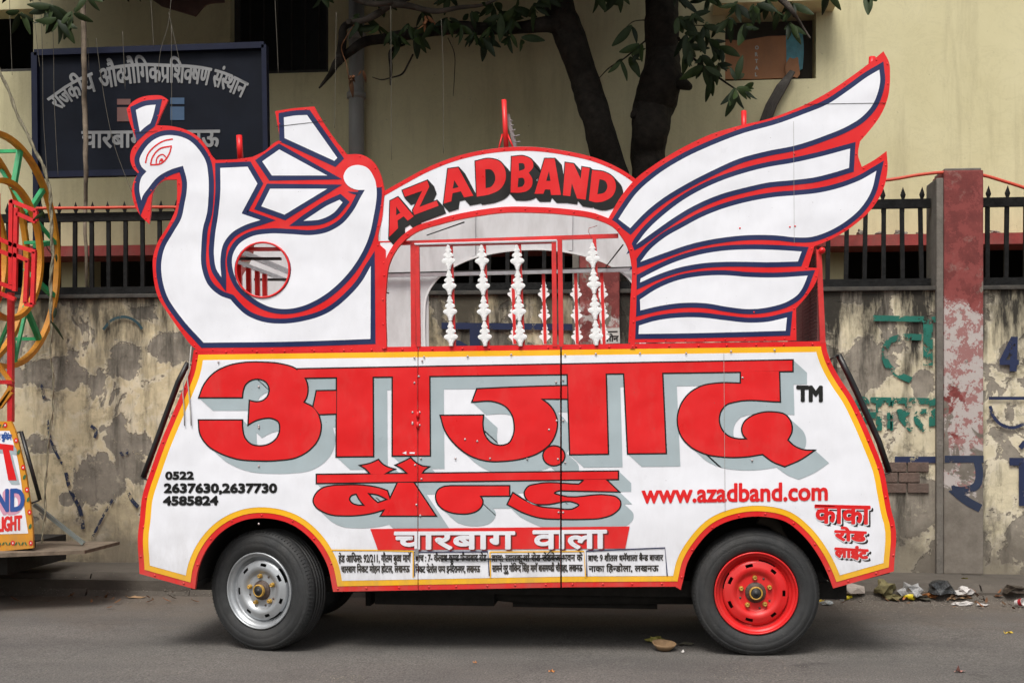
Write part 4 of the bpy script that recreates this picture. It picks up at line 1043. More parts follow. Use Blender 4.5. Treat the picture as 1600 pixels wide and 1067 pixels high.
# far side
def fx(x): return 983 + (x - 983) / 0.8258
def fy(y): return 640 + (y - 640) / 0.8258
for a, b in ((800, 803.5), (847.5, 850.5), (897.5, 900.5), (938, 942)):
    baluster(fx(a), fx(b), fy(426), fy(538), VD - 0.02, van, [fy(y) for y in (440, 473, 506)], math.pi, 0, 0.0)
far_open = [(fx(x), fy(y)) for x, y in smooth([(664, 548, True), (663, 500, False), (667, 462, False), (680, 440, False), (705, 420, False), (740, 404, False), (780, 395, False), (820, 391, False), (850, 391, False), (880, 394, False), (920, 403, False), (955, 417, False), (984, 440, False), (996, 465, False), (998, 548, True)], False, 5)]
fo = [(585, 545)] + far_open[::1] + [(1012, 545), (1012, 300)] + [(x, y) for x, y in reversed(S('3 200,545 300,490 500,412 700,372 900,362 1100,385 1300,435 1450,510', 4)[:29])] + [(585, 300)]
far = link('arch_panel', sheet_mesh(fo, [], VD - 0.012, VD, proj=W0), van, (M_INNER,))
link('arch_rim', sheet_mesh((lambda L: (lambda v: v[:len(L)] + v[len(L):][::-1])(M2().stroke(L, 3.5).ch[0][0]))(far_open), [], VD - 0.03, VD - 0.0125, proj=W0), far, (mat('off_white_trim', (0.6, 0.6, 0.6), 0.5),))
link('rib', sheet_mesh([(fx(737), fy(335)), (fx(742), fy(335)), (fx(742), fy(402)), (fx(738), fy(402))], [], VD - 0.03, VD - 0.012, proj=W0), far, (M_INNER,))
link('rib', sheet_mesh([(fx(885), fy(335)), (fx(893), fy(335)), (fx(892), fy(393)), (fx(886), fy(393))], [], VD - 0.03, VD - 0.012, proj=W0), far, (M_INNER,))
MB().bar(W0(fx(596), fy(433.5), VD - 0.05), W0(fx(992), fy(423), VD - 0.05), 0.022, 0.02).build('window_rail', M_ALU, van)
MB().bar(W0(fx(596), fy(429.5), VD - 0.05), W0(fx(992), fy(419), VD - 0.05), 0.007, 0.02).build('window_rail', M_UNDER, van)
link('peacock_panel', sheet_mesh(bird_out, [], VD - 0.010, VD + 0.002, proj=lambda x, y, Y: W0(x, y + 24, Y)), van, (M_INNER,))
link('wing_panel', sheet_mesh(wing_out, [], VD - 0.009, VD + 0.003, proj=lambda x, y, Y: W0(min(x, 1236), y + 14, Y)), van, (M_INNER,))
# thin stays at the corners of the arch
st_ = MB()
for a, b in (((668, 370), (720, 342)), ((596, 455), (600, 455)), ((945, 418), (973, 378))):
    st_.tube([W0(fx(a[0]), fy(a[1]), VD - 0.04), W0(b[0], b[1], 0.12)], 0.004, 5)
st_.build('stay_rod', M_UNDER, van)
wire = MB().tube([W0(x, y, 0.02) for x, y in ((933, 352), (920, 356), (919.5, 362), (924, 371), (927, 372))], 0.0016, 5); wire.build('bare_wire', mat('red_wire', (0.35, 0.04, 0.03), 0.5), van)
# inside the front: balustrade across the van, seen through the porthole
for Y in (0.15, 0.31, 0.47, 0.61):
    p = W0(360, 409, Y); q = W0(362, 541, Y); MB().bar(p, q, 0.026, 0.022).build('cross_baluster', M_REDT, van)
MB().bar(W0(360, 406, 0.05), W0(360, 406, VD - 0.03), 0.02, 0.02).build('cross_rail', M_ALU, van)
MB().bar(W0(361, 387, 0.03), W0(361, 390, VD - 0.03), 0.028, 0.02).build('cross_rail', M_ALU, van)
MB().bar(W0(330, 414, 0.75), W0(462, 414, 0.75), 0.014, 0.02).build('cross_rail', M_UNDER, van)
MB().bar(W0(330, 393, 0.32), W0(412, 393, 0.32), 0.014, 0.03).build('cross_rail', M_UNDER, van)
MB().bar(W0(340, 388, 0.04), W0(470, 388, 0.04), 0.02, 0.02).build('cross_rail', M_REDT, van)
# rear end: post, knob, wire mesh panel running back
MB().bar(W0(1279.5, 390, 0.015), W0(1286, 536, 0.015), 0.026, 0.03).build('corner_post', M_REDT, van)
MB().bar(W0(1279.5, 384, VD - 0.02), W0(1286, 536, VD - 0.02), 0.026, 0.03).build('corner_post', M_REDT, van)
kn = MB(); kn.lathe([(0.002, -0.028), (0.012, -0.025), (0.017, -0.015), (0.017, -0.005), (0.010, 0.0)], W0(1284, 392, 0.0), 'Y', 16); kn.build('knob', M_RED, van)
mg = MB(); z0, z1 = W0(1283, 536, 0).z, W0(1283, 384, 0).z; xg = U(1281, 450).x
for k in range(26):
    z = z0 + (z1 - z0) * k / 25; mg.bar((xg, 0.03, z), (xg + 0.006, VD - 0.03, z), 0.004, 0.004)
for k in range(27):
    y = 0.03 + (VD - 0.06) * k / 26; mg.bar((xg, y, z0), (xg, y + 0.001, z1), 0.006 if k % 6 else 0.02, 0.006)
o = mg.build('wire_mesh', mat('dark_maroon_mesh', (0.10, 0.03, 0.028), 0.6), van); o['kind'] = 'stuff'
MB().bar(W0(1279.5, 386, 0.03), W0(1279.5, 386, VD - 0.03), 0.02, 0.02).build('cross_rail', M_REDT, van)
# posts standing above the panels
def post(px, y0, y1, r, Y, lean=0): return MB().tube([W0(px + lean, y0, Y), W0(px, y1, Y)], r, 12).build('roof_post', M_RED, van)
post(368, 245, 208, 0.016, 0.06, 2); post(350, 262, 243, 0.010, 0.12); post(1163.5, 220, 170, 0.014, 0.05, 0.5); post(1366, 110, 85, 0.017, 0.05, -2)
post(785.5, 236, 152, 0.0135, 0.06, 4)
MB().tube([W0(776, 236, 0.05), W0(783, 206, 0.06)], 0.005, 6).tube([W0(803, 234, 0.05), W0(791, 206, 0.06)], 0.005, 6).build('post_brace', M_RED, van)
MB().bar(W0(348, 246, 0.12), W0(368, 246, 0.07), 0.008, 0.008).build('post_brace', M_RED, van)
wr = MB(); random.seed(8)
wr.bar(W0(806, 240, 0.12), W0(790, 172, 0.10), 0.02, 0.015)
for k in range(5):
    y = 180 + k * 9; x = 794 + k * 2.6
    wr.tube([W0(x - 2, y, 0.1), W0(x + random.uniform(3, 8), y + random.uniform(-3, 3), 0.09)], 0.003, 5)
wr.build('strapped_ladder_rail', mat('rusty_painted_angle', (0.28, 0.25, 0.25), 0.6, 0.5, 25, dirt=0.8, dirtcol=(0.12, 0.05, 0.03)), van)

# --- body shell: ends, deck, floor, chassis, far side
def strip(L, Y0, Y1, name, mt, th=0.01):
    mb = MB(); n = len(L); vs = []
    for x, y in L: vs += [W0(x, y, Y0), W0(x, y, Y1)]
    mb.add(vs, [(2 * i, 2 * i + 1, 2 * i + 3, 2 * i + 2) for i in range(n - 1)], 0, True); return mb.build(name, mt, van)
li = min(range(len(low)), key=lambda i: math.hypot(low[i][0] - 218, low[i][1] - 896))
end_front = low[li:] + [low[0]]
ri0 = min(range(len(low)), key=lambda i: math.hypot(low[i][0] - 1290, low[i][1] - 533)); ri1 = min(range(len(low)), key=lambda i: math.hypot(low[i][0] - 1396.6, low[i][1] - 892))
strip(end_front, 0.022, VD - 0.022, 'end_panel', M_RED); strip(low[ri0:ri1 + 1], 0.022, VD - 0.022, 'end_panel', M_RED)
link('side_panel', sheet_mesh(low, [], VD - 0.021, VD, proj=W0), van, (M_RED,))
a, b = W0(305, 546, 0), W0(1288, 536, 0)
MB().add([(a.x, 0.022, a.z - 0.012), (b.x, 0.022, b.z - 0.012), (b.x, VD - 0.022, b.z - 0.012), (a.x, VD - 0.022, a.z - 0.012), (a.x, 0.022, a.z - 0.03), (b.x, 0.022, b.z - 0.03), (b.x, VD - 0.022, b.z - 0.03), (a.x, VD - 0.022, a.z - 0.03)], ((0, 1, 2, 3), (7, 6, 5, 4), (0, 4, 5, 1), (2, 6, 7, 3))).build('deck', M_INNER, van)
def arch_pts(c0, c1):
    i0 = min(range(len(low)), key=lambda i: math.hypot(low[i][0] - c0[0], low[i][1] - c0[1])); i1 = min(range(len(low)), key=lambda i: math.hypot(low[i][0] - c1[0], low[i][1] - c1[1]))
    return low[i0:i1 + 1]
for c0, c1 in (((1302, 918), (1063, 921)), ((520.5, 924), (304.5, 920))):
    L = arch_pts(c0, c1); xm = sum(p[0] for p in L) / len(L)
    L = [(xm + (p[0] - xm) * 1.06, p[1] - 5) for p in L]
    strip(L, 0.0225, VD - 0.0225, 'wheel_arch', M_UNDER)
    link('inner_wing', sheet_mesh(L, [], 0.52, 0.53, proj=W0), van, (M_UNDER,))
x0, x1 = W0(523, 900, 0).x, W0(1060, 900, 0).x
zf = W0(800, 912, 0).z
ub_ = MB().box((x0, 0.024, zf - 0.012), (x1, VD - 0.024, zf))
for y in (0.30, 0.98): ub_.box((x0 - 0.9, y, zf - 0.10), (x1 + 0.9, y + 0.07, zf - 0.013))
for x in (x0 + 0.1, x0 + 0.6, x0 + 1.1, x1 - 0.12): ub_.box((x, 0.371, zf - 0.07), (x + 0.06, 0.979, zf - 0.014))
ub_.box((x0 + 0.01, 0.7, zf - 0.24), (x0 + 0.04, 1.2, zf - 0.02)).box((x0 + 0.12, 0.45, zf - 0.19), (x0 + 0.8, 0.9, zf - 0.101)).box((x0 + 0.9, 0.5, zf - 0.20), (x1 - 0.1, 0.95, zf - 0.101)).box((x0 - 0.1, 1.1, zf - 0.22), (x1 + 0.1, 1.13, zf - 0.02))  # deep tank and plates added to keep the gap under the body dark
ub_.tube([(x0 + 0.2, 0.75, zf - 0.12), (x0 + 1.0, 0.45, zf - 0.14), (x1 + 0.2, 0.42, zf - 0.12)], 0.035, 8)
ub_.build('chassis', M_UNDER, van)
MB().bar(W0(300, 916, 0.25), W0(222, 893, 0.25), 0.03, 0.4).build('end_floor', M_UNDER, van)
MB().bar(W0(1306, 914, 0.25), W0(1392, 893, 0.25), 0.03, 0.4).build('end_floor', M_UNDER, van)
random.seed(6)
stt = smooth([(1187, 806, True), (1205, 815, False), (1222, 835, False), (1240, 870, True)], False, 5)
MB().tube([U(x, y, 0.30) for x, y in stt], [0.045, 0.045, 0.042, 0.038, 0.036, 0.034, 0.03, 0.028, 0.026, 0.022, 0.02, 0.02, 0.02, 0.02, 0.02, 0.02][:len(stt)], 8).build('muddy_strut', mat('dried_mud', (0.12, 0.1, 0.078), 0.95, 0.3, 20, bmp=0.6), van)
# dark push bars at both ends
def pushbar(pts_, Y, m=M_BLK):
    return MB().tube([W0(x, y, Y) for x, y in pts_], 0.016, 12).build('push_bar', m, van)
def bracket(a, b, Y): MB().tube([W0(a[0], a[1], Y), W0(b[0], b[1], Y)], 0.004, 6).build('bar_bracket', M_BLK, van)
pushbar(((285.5, 566), (270, 596), (250, 650), (230, 705), (214.5, 747)), 0.08); bracket((287, 566), (297, 573), 0.06); bracket((214, 748), (233, 752), 0.06)
pushbar(((1314, 553), (1330, 585), (1352, 632), (1378, 690), (1394, 738)), 0.08); bracket((1313, 553), (1298, 562), 0.06); bracket((1394, 739), (1382, 744), 0.06)
# far pair
pushbar(((285.5, 566), (250, 650), (214.5, 747)), VD - 0.08); pushbar(((1314, 553), (1352, 632), (1394, 738)), VD - 0.08)
# cords hanging over the front corner, latch rod on the door
cd_ = mat('grey_cord', (0.42, 0.4, 0.38), 0.8)
MB().tube([W0(x, y, -0.012) for x, y in ((300, 541), (297, 575), (294, 590), (297, 620), (299, 645), (300, 665))], 0.0035, 6).build('hanging_cord', cd_, van)
MB().tube([W0(x, y, -0.012) for x, y in ((294, 580), (288, 598), (287, 615), (289, 640), (289.5, 665))], 0.003, 6).build('hanging_cord', cd_, van)
MB().tube([W0(690, 872.5, -0.012), W0(880, 871.5, -0.012)], 0.0045, 8).tube([W0(851, 871, -0.012), W0(862, 858, -0.012)], 0.003, 6).build('latch_rod', M_BLK, dr)
MB().bar(W0(651.5, 856, -0.009), W0(651.5, 868, -0.009), 0.02, 0.006).build('latch_plate', M_ALU, dr)

# --- wheels
M_TYRE = mat('dusty_tyre_rubber', (0.022, 0.023, 0.024), 0.72, 0.3, 14, bmp=0.25, bscale=90, dirt=0.35, dirtcol=(0.085, 0.078, 0.07))
M_RIMR = enamel('red_wheel_enamel', (0.62, 0.010, 0.012), 0.3, 0.1, 0.12)
M_RIMS = mat('silver_wheel_paint', (0.42, 0.44, 0.46), 0.38, 0.12, 9, metal=0.55, bmp=0.08, dirt=0.35)
M_NUT = mat('brass_yellow_nut', (0.45, 0.26, 0.04), 0.5, 0.35, 40, dirt=0.3)
M_HUBD = mat('greasy_hub', (0.07, 0.045, 0.035), 0.6, 0.5, 25, bmp=0.4)
M_HUBC = mat('dark_hub_cap', (0.018, 0.018, 0.018), 0.55)
def wheel(name, c, Rw, rr, rot, rim_mat, seed):
    """c: centre of the outer face plane; every piece is built about the origin, outer face towards -Y"""
    w = bpy.data.objects.new(name, None); COL.objects.link(w); c = Vector(c); WL[w.name] = c.copy(); w.parent = van; w.location = c - wloc(van)
    w.empty_display_size = 0.1; w.rotation_euler = (0, 0, rot)
    def kid(mb, nm, mt):
        me = mb.mesh(); me.name = nm
        for m in (mt if isinstance(mt, tuple) else (mt,)): me.materials.append(m)
        o = bpy.data.objects.new(nm, me); COL.objects.link(o); o.parent = w; return o
    T = 0.185; t = MB()
    prof = [(rr + 0.002, 0.022), (rr + 0.004, 0.008), (rr + 0.012, 0.002), (rr + 0.028, -0.006), (rr + 0.045, -0.009), (rr + 0.050, -0.0075), (rr + 0.053, -0.009), (rr + 0.068, -0.008), (Rw - 0.032, 0.000), (Rw - 0.028, 0.003), (Rw - 0.025, 0.0015), (Rw - 0.016, 0.010), (Rw - 0.007, 0.020), (Rw - 0.002, 0.032), (Rw, 0.046)]
    for g in (0.066, 0.092, 0.118, 0.144):
        prof += [(Rw, g - 0.004), (Rw - 0.007, g - 0.003), (Rw - 0.007, g + 0.003), (Rw, g + 0.004)]
    prof += [(Rw, T - 0.03), (Rw - 0.007, T - 0.012), (Rw - 0.03, T), (rr + 0.03, T + 0.004), (rr + 0.002, T - 0.02)]
    t.lathe(prof, (0, 0, 0), n=96)
    for k in range(96):                     # shoulder lugs
        a = 2 * math.pi * k / 96; rad = Rw - 0.0105
        p = Vector((rad * math.cos(a), 0.0115, rad * math.sin(a))); q = Vector(((Rw - 0.001) * math.cos(a), 0.040, (Rw - 0.001) * math.sin(a)))
        t.bar(p, q, 0.004, 0.004)
    kid(t, 'tyre', M_TYRE)
    # rim: flange, barrel, raised disc with slots, flat nut circle
    rs = rr / 0.214
    prof = [(0.2135, 0.016), (0.2145, 0.004), (0.211, 0.000), (0.2065, 0.001), (0.204, 0.006), (0.201, 0.016), (0.197, 0.019), (0.190, 0.022), (0.187, 0.036), (0.180, 0.044), (0.172, 0.046), (0.169, 0.052)]
    r = MB(); r.lathe([(a * rs, d) for a, d in prof], (0, 0, 0), n=96)
    cls = [(0.169, 0.052), (0.1685, 0.036), (0.165, 0.030), (0.156, 0.026), (0.152, 0.0245), (0.136, 0.019), (0.130, 0.0175), (0.120, 0.018), (0.108, 0.024), (0.098, 0.035), (0.094, 0.038), (0.085, 0.038), (0.060, 0.037), (0.045, 0.036)]
    offs = seed * 0.6
    def skip(j, k):
        if j != 4: return False
        ph = (k + 0.5) / 120 * 7 - offs; return abs(ph - round(ph)) < 0.135
    def skip2(j, k):
        if j not in (0, 1): return False
        ph = (k + 0.5) / 120 * 4 + 0.23 - offs; return abs(ph - round(ph)) < 0.17
    r.lathe([(a * rs, d) for a, d in cls], (0, 0, 0), n=120, skip=lambda j, k: skip(j, k) or skip2(j, k))
    kid(r, 'rim', rim_mat)
    kid(MB().lathe([(0.001, 0.075), (0.205 * rs, 0.075), (0.212 * rs, 0.03)], (0, 0, 0), n=48), 'brake_drum', M_HUBC)
    kid(MB().lathe([(0.054, 0.037), (0.053, 0.030), (0.046, 0.026), (0.036, 0.020), (0.034, 0.010), (0.030, 0.008)], (0, 0, 0), n=40), 'hub_flange', M_HUBD)
    kid(MB().lathe([(0.0345, 0.012), (0.0345, 0.0), (0.032, -0.003), (0.027, -0.003), (0.0265, 0.004)], (0, 0, 0), n=40), 'hub_ring', M_NUT)
    kid(MB().lathe([(0.027, 0.006), (0.025, -0.002), (0.018, -0.005), (0.012, -0.005), (0.011, -0.009), (0.001, -0.010)], (0, 0, 0), n=24), 'hub_cap', M_HUBC)
    nm = MB(); nm.lathe([(0.013, 0.036), (0.0125, 0.028), (0.0115, 0.026)], (0, 0, 0), n=12).lathe([(0.0115, 0.027), (0.0112, 0.018), (0.009, 0.0155), (0.006, 0.0155), (0.0055, 0.019), (0.001, 0.019)], (0, 0, 0), n=6)
    nm = nm.mesh(); nm.name = 'wheel_nut'; nm.materials.append(M_NUT)
    a0 = R(93) if seed == 0 else R(97)
    for k in range(5):
        a = a0 + 2 * math.pi * k / 5
        o = bpy.data.objects.new('wheel_nut', nm); COL.objects.link(o); o.parent = w; o.location = (0.0765 * math.cos(a), 0, 0.0765 * math.sin(a)); o.rotation_euler = (0, random.random(), 0)
        WL[o.name] = c
    db = MB()
    for a in (60, 200, 285, 330): 
        p = Vector((0.083 * math.cos(R(a)), 0.0375, 0.083 * math.sin(R(a)))); db.lathe([(0.0065, 0.0), (0.005, -0.003), (0.001, -0.0035)], p, n=8)
    kid(db, 'locating_studs', M_HUBD)['kind'] = 'stuff'
    return w
Rr = 0.328
cR = U(1181.5, 923, 0.055); wheel('wheel', (cR.x, 0.055, Rr - 0.003 + gz(cR.x)), Rr, 0.214, 0, M_RIMR, 0)
cL = U(405, 923, 0.06); ph = R(-17.5)
wheel('wheel', (cL.x - 0.004, 0.055, 0.3235 + gz(cL.x)), 0.326, 0.207, ph, M_RIMS, 1)
# far wheels: near-black rims stand in for shade under the van
for x, m_ in ((cR.x, M_UNDER), (cL.x, M_UNDER)):
    w = wheel('wheel', (x, VD - 0.055, 0.325 + gz(x)), 0.327, 0.21, math.pi if x > 0 else math.pi + ph, m_, 0)
MB().tube([(cR.x, 0.16, 0.325), (cR.x, VD - 0.16, 0.325)], 0.04, 12).tube([(cL.x, 0.18, 0.325), (cL.x, VD - 0.18, 0.325)], 0.035, 12).build('axle', M_UNDER, van)

# ================================================================== NEIGHBOURING BAND CART with the painted wheel (left edge)
YN = 1.27
def un(x, y, Y=YN): return U(x, y, Y)
cart = root('band_cart', (un(-150, 850).x, YN + 0.6, 0), 'orange bordered band cart carrying a green and orange wheel frame at the left edge', 'cart')
M_FLO = enamel('orange_border_enamel', (0.62, 0.27, 0.02)); M_SKY = enamel('blue_lettering_enamel', (0.02, 0.08, 0.30)); M_PINK = enamel('pink_shadow_enamel', (0.62, 0.30, 0.42))
M_GRN = mat('green_painted_steel', (0.03, 0.38, 0.14), 0.45, 0.25, 9, dirt=0.2); M_ORA = mat('orange_painted_ring', (0.68, 0.27, 0.015), 0.45, 0.25, 9, dirt=0.25)
M_REDO = mat('bright_red_frame', (0.68, 0.015, 0.02), 0.45, 0.2, 9, dirt=0.15); M_LEAFP = mat('leaf_green_print', (0.04, 0.13, 0.05), 0.5)
out = S('P -420,660c 17,658c 23,672 31,702 39,735 45,775 50,815 52,856c 0,861c -420,880c', 5)
cp = link('side_panel', sheet_mesh(out, [], YN, YN + 0.02), cart, (M_FLO,))
inner = S('P -420,673c 15,673c 20,688 28,720 34,760 39,800 44,833c -420,846c', 5)
link('white_ground', M2().poly(inner).mesh(YN - 0.0015), cp, (M_WHITE,))
m = M2().poly([(-24, 690), (21, 695), (21, 704), (14, 703), (26, 750), (13, 750), (4, 702), (-24, 698)])
link('letter_shadow', m.sweep(5, 7).mesh(YN - 0.003), cp, (M_GREYP,)); link('lettering', m.mesh(YN - 0.0045), cp, (M_RED,))
m = put('BAND', -46, 800, 37, 797, 766, LAT, 1.6)
link('letter_shadow', m.sweep(-4, 5).mesh(YN - 0.003), cp, (M_PINK,)); link('lettering', m.mesh(YN - 0.0045), cp, (M_SKY,))
link('lettering', put('LIGHT', -3, 830, 33.5, 827, 808, LAT, 1.2).mesh(YN - 0.003), cp, (M_RED,))
link('small_lettering', put('आॅडर बुिकंग', -14, 686, 18, 687, 678, DEV, 0.5).mesh(YN - 0.003), cp, (M_SKY,))
fl = M2(); gl = M2(); bl_ = M2()
for k, (x, y) in enumerate([(8, 664), (-12, 664), (25, 688), (29, 706), (36, 730), (38, 745), (42, 765), (44, 780), (46, 800), (47, 822), (48, 848), (20, 848), (-2, 850)]):
    if k % 2 == 0 or k > 9: fl.poly(circle(x, y, 3.4, 4.2, 8)); bl_.poly(circle(x, y, 1.2, 1.5, 6))
    else: gl.poly(circle(x, y, 2.2, 4.5, 6, 0.4))
for x in range(-40, 45, 5):
    if abs(x - 20) > 4: gl.poly(circle(x, 849, 1.2, 3.4, 6, 0.5 if x % 2 else -0.5))
for x in range(-40, 6, 5): gl.poly(circle(x, 665, 1.1, 3.2, 6, 0.5))
link('painted_flowers', fl.mesh(YN - 0.003), cp, (M_RED,)); link('painted_leaves', gl.mesh(YN - 0.0032), cp, (M_LEAFP,)); link('flower_centres', bl_.mesh(YN - 0.0045), cp, (M_WHITE,))
# body, floor, wheel
x0 = un(-420, 850).x; x1 = un(16, 850).x
MB().box((x0, YN + 0.021, un(0, 858).z), (un(44, 850).x, YN + 0.10, un(0, 846).z)).box((x0, YN + 0.021, un(0, 858).z + 0.08), (un(-140, 850).x, YN + 1.1, un(0, 660).z)).build('body', M_UNDER, cart)
strip_o = [p for p in out if p[0] > 16]
MB().box((x0, YN + 0.15, 0.16), (x1 - 0.1, YN + 1.0, un(0, 858).z - 0.002)).build('chassis', M_UNDER, cart)  # solid dark box put in for the shade under the cart
for y in (YN + 0.05, YN + 0.95):
    MB().lathe([(0.05, 0.03), (0.2, 0.02), (0.27, 0.0), (0.31, 0.03), (0.31, 0.14), (0.05, 0.16)], (un(-190, 850).x, y, 0.31 + gz(un(-190, 850).x)), 'Y', 40).build('wheel', M_TYRE, cart)
pb = lambda a, b, Y: MB().tube([un(*a, Y), un(*b, Y)], 0.0135, 10)
pb((33, 674), (62.5, 781), YN + 0.05).build('push_bar', M_BLK, cart)
MB().tube([un(20, 678, YN + 0.03), un(33, 674, YN + 0.05)], 0.005, 6).tube([un(46, 787, YN + 0.03), un(62, 781, YN + 0.05)], 0.006, 6).build('bar_bracket', M_BLK, cart)
MB().bar(un(54, 788, YN + 0.3), un(131, 849, YN + 0.3), 0.025, 0.025).build('angle_iron', mat('galvanised_angle', (0.2, 0.23, 0.22), 0.5, 0.2, 15, metal=0.3), cart)
M_WOOD = mat('weathered_plank', (0.16, 0.125, 0.09), 0.9, 0.35, 16, bmp=0.6)
zpk = un(60, 858, YN - 0.05).z
p0, p1 = un(-60, 868, YN - 0.05), un(158, 853, YN + 0.30)
MB().add([(p0.x, YN - 0.25, zpk - 0.02), (p1.x, YN + 0.05, p1.z), (p1.x, YN + 0.6, p1.z), (p0.x, YN + 0.6, zpk - 0.02), (p0.x, YN - 0.25, zpk - 0.05), (p1.x, YN + 0.05, p1.z - 0.022), (p1.x, YN + 0.6, p1.z - 0.022), (p0.x, YN + 0.6, zpk - 0.05)],
         ((0, 1, 2, 3), (7, 6, 5, 4), (0, 4, 5, 1), (1, 5, 6, 2), (2, 6, 7, 3), (3, 7, 4, 0))).build('platform_plank', M_WOOD, cart)
# wheel frame: rings stand in the plane across the cart
YC = 1.72; c0 = U(5, 392, YC); X0 = c0.x; Rb, Rs = 0.80, 0.475
def ring(X, r, w, d=0.03, dz=0.0, dy=0.0):
    mb = MB(); mb2 = []
    n = 64; vs = []
    for k in range(n):
        a = 2 * math.pi * k / n
        for rr_, xx in ((r - w / 2, -d / 2), (r + w / 2, -d / 2), (r + w / 2, d / 2), (r - w / 2, d / 2)):
            vs.append(Vector((X + xx, YC + dy + rr_ * math.cos(a), c0.z + dz + rr_ * math.sin(a))))
    fs = [(4 * k + j, 4 * k + (j + 1) % 4, 4 * ((k + 1) % n) + (j + 1) % 4, 4 * ((k + 1) % n) + j) for k in range(n) for j in range(4)]
    return mb.add(vs, fs).build('ring', M_ORA, cart)
ring(X0, Rb, 0.036, 0.04); ring(X0 + 0.03, Rs, 0.036, 0.04, dz=0.005); ring(X0 - 0.24, Rb, 0.036, 0.04); ring(X0 - 0.24, Rs, 0.036, 0.04)
def wp(X, r, a): return Vector((X, YC + r * math.cos(R(a)), c0.z + r * math.sin(R(a))))
for k in range(12):
    a = k * 30 + 12
    MB().bar(wp(X0 - 0.005, Rs, a), wp(X0 - 0.005, Rb, a), 0.034, 0.034).build('spoke', M_GRN, cart)
    if k % 2 == 0: MB().bar(wp(X0, Rb - 0.02, a), wp(X0 - 0.24, Rb - 0.02, a), 0.024, 0.024).build('cross_bar', M_GRN, cart)
    else: MB().bar(wp(X0, Rs, a), wp(X0 - 0.24, Rb - 0.03, a + 15), 0.022, 0.022).build('cross_bar', M_GRN, cart)
for k in range(12):
    a = k * 30 + 12
    if k % 3 == 0: MB().bar(wp(X0 - 0.003, Rb - 0.02, a), wp(X0 - 0.003, Rs + 0.02, a + 30), 0.022, 0.022).build('brace', M_GRN, cart)
def rb(a, b, Y=1.45, w=0.027): MB().bar(U(*a, Y), U(*b, Y), w, w).build('frame_bar', M_REDO, cart)
for a, b in (((18, 313), (17, 445)), ((26, 325), (23, 455)), ((-4, 302), (-2, 470)), ((17, 314), (57, 330)), ((56, 330), (56, 346)), ((27, 334), (56, 347)), ((22, 383), (56, 394)), ((22, 398), (45, 408)),
             ((54, 394), (51, 476)), ((43, 408), (40, 474)), ((39, 475), (52, 477)), ((-20, 365), (20, 383)), ((-20, 385), (20, 400)), ((-30, 432), (20, 450)), ((-30, 446), (24, 468))): rb(a, b)
p = U(17, 480, 1.62); MB().bar((p.x, 1.62, un(0, 660).z), (p.x, 1.62, c0.z - 0.30), 0.036, 0.036).build('axle_post', M_REDO, cart)
p = U(-75, 480, 1.62); MB().bar((p.x, 1.62, un(0, 660).z), (p.x, 1.62, c0.z + 0.5), 0.045, 0.04).build('axle_post', M_REDO, cart)
for a, b in (((-10, 560), (18, 598)), ((-10, 648), (18, 604)), ((0, 636), (18, 612))): MB().bar(U(*a, 1.6), U(*b, 1.6), 0.03, 0.02).build('stay_bar', M_ORA, cart)
MB().bar(U(-60, 597, 1.6), U(20, 597, 1.6), 0.028, 0.028).build('frame_bar', M_REDO, cart)

# ================================================================== TREES
from mathutils import noise as NZ
M_BARK = mat('dark_mango_bark', (0.020, 0.0165, 0.013), 0.95, 0.5, 16, bmp=1.6, bscale=34, spec=0.2)
M_BARKL = mat('grey_brown_bark', (0.055, 0.044, 0.034), 0.95, 0.35, 9, bmp=0.8, bscale=34)
def mat_leaf(name, col, rough=0.42):
    m, nt, bs = nodes_of(name); P = pos(nt)
    oi = nt.nodes.new('ShaderNodeObjectInfo')
    c = mixc(nt, oi.outputs['Random'], tuple(x * 0.45 for x in col), (col[0] * 2.6, col[1] * 1.9, col[2] * 1.6))
    c = mixc(nt, ramp(nt, noise(nt, P, 25, 4), (0.3, 0), (0.7, 0.5)), c, tuple(x * 0.5 for x in col))
    nt.links.new(c, bs.inputs['Base Color']); bs.inputs['Roughness'].default_value = rough; bs.inputs['Specular IOR Level'].default_value = 0.25
    return m
M_LEAF = mat_leaf('mango_leaf_green', (0.012, 0.028, 0.007), 0.6); M_DRY = mat_leaf('dried_leaf_brown', (0.17, 0.095, 0.05), 0.8)
M_YLEAF = mat_leaf('yellow_leaf', (0.30, 0.28, 0.04), 0.6)
def trunk(name, spec, Y, parent, m, n=14, rough=0.18):
    """spec: list of (px, py, halfwidth px)"""
    P = smooth([(a, b, False) for a, b, c in spec], False, 8)
    hw = []
    for i in range(len(P)):
        k = i / 8; j = min(int(k), len(spec) - 2); f = k - j; hw.append(spec[j][2] * (1 - f) + spec[j + 1][2] * f)
    mb = MB(); mb.tube([U(x, y, Y + 0.05 * math.sin(i * 0.4)) for i, (x, y) in enumerate(P)], [h * (Y + D) / F for h in hw], n)
    for v in mb.v:
        q = NZ.noise(v * 5.0) * 0.6 + NZ.noise(v * 14.0) * 0.4; w = NZ.noise(v * 5 + Vector((7, 7, 7)))
        k = rough * (Y + D) / F * (sum(hw) / len(hw)); v.x += q * k; v.z += w * k * 0.5; v.y += w * k
    return mb.build(name, m, parent)
YT = 3.95
tA = root('mango_tree', (U(1010, 500, YT).x, YT, 0), 'dark leaning tree trunk behind the arched name board, with a long branch to the left', 'tree', 'mango trees behind the compound fence')
tB = root('mango_tree', (U(1015, 500, YT).x, YT + 0.1, 0), 'thick dark knobbly tree trunk beside the wing, with leafy twigs on its right', 'tree', 'mango trees behind the compound fence')
trunk('trunk', [(855, -60, 27), (870, 0, 24), (903, 95, 23), (926, 165, 23), (946, 240, 24), (965, 300, 26), (990, 420, 30), (1000, 600, 34), (1003, 850, 40)], YT, tA, M_BARK)
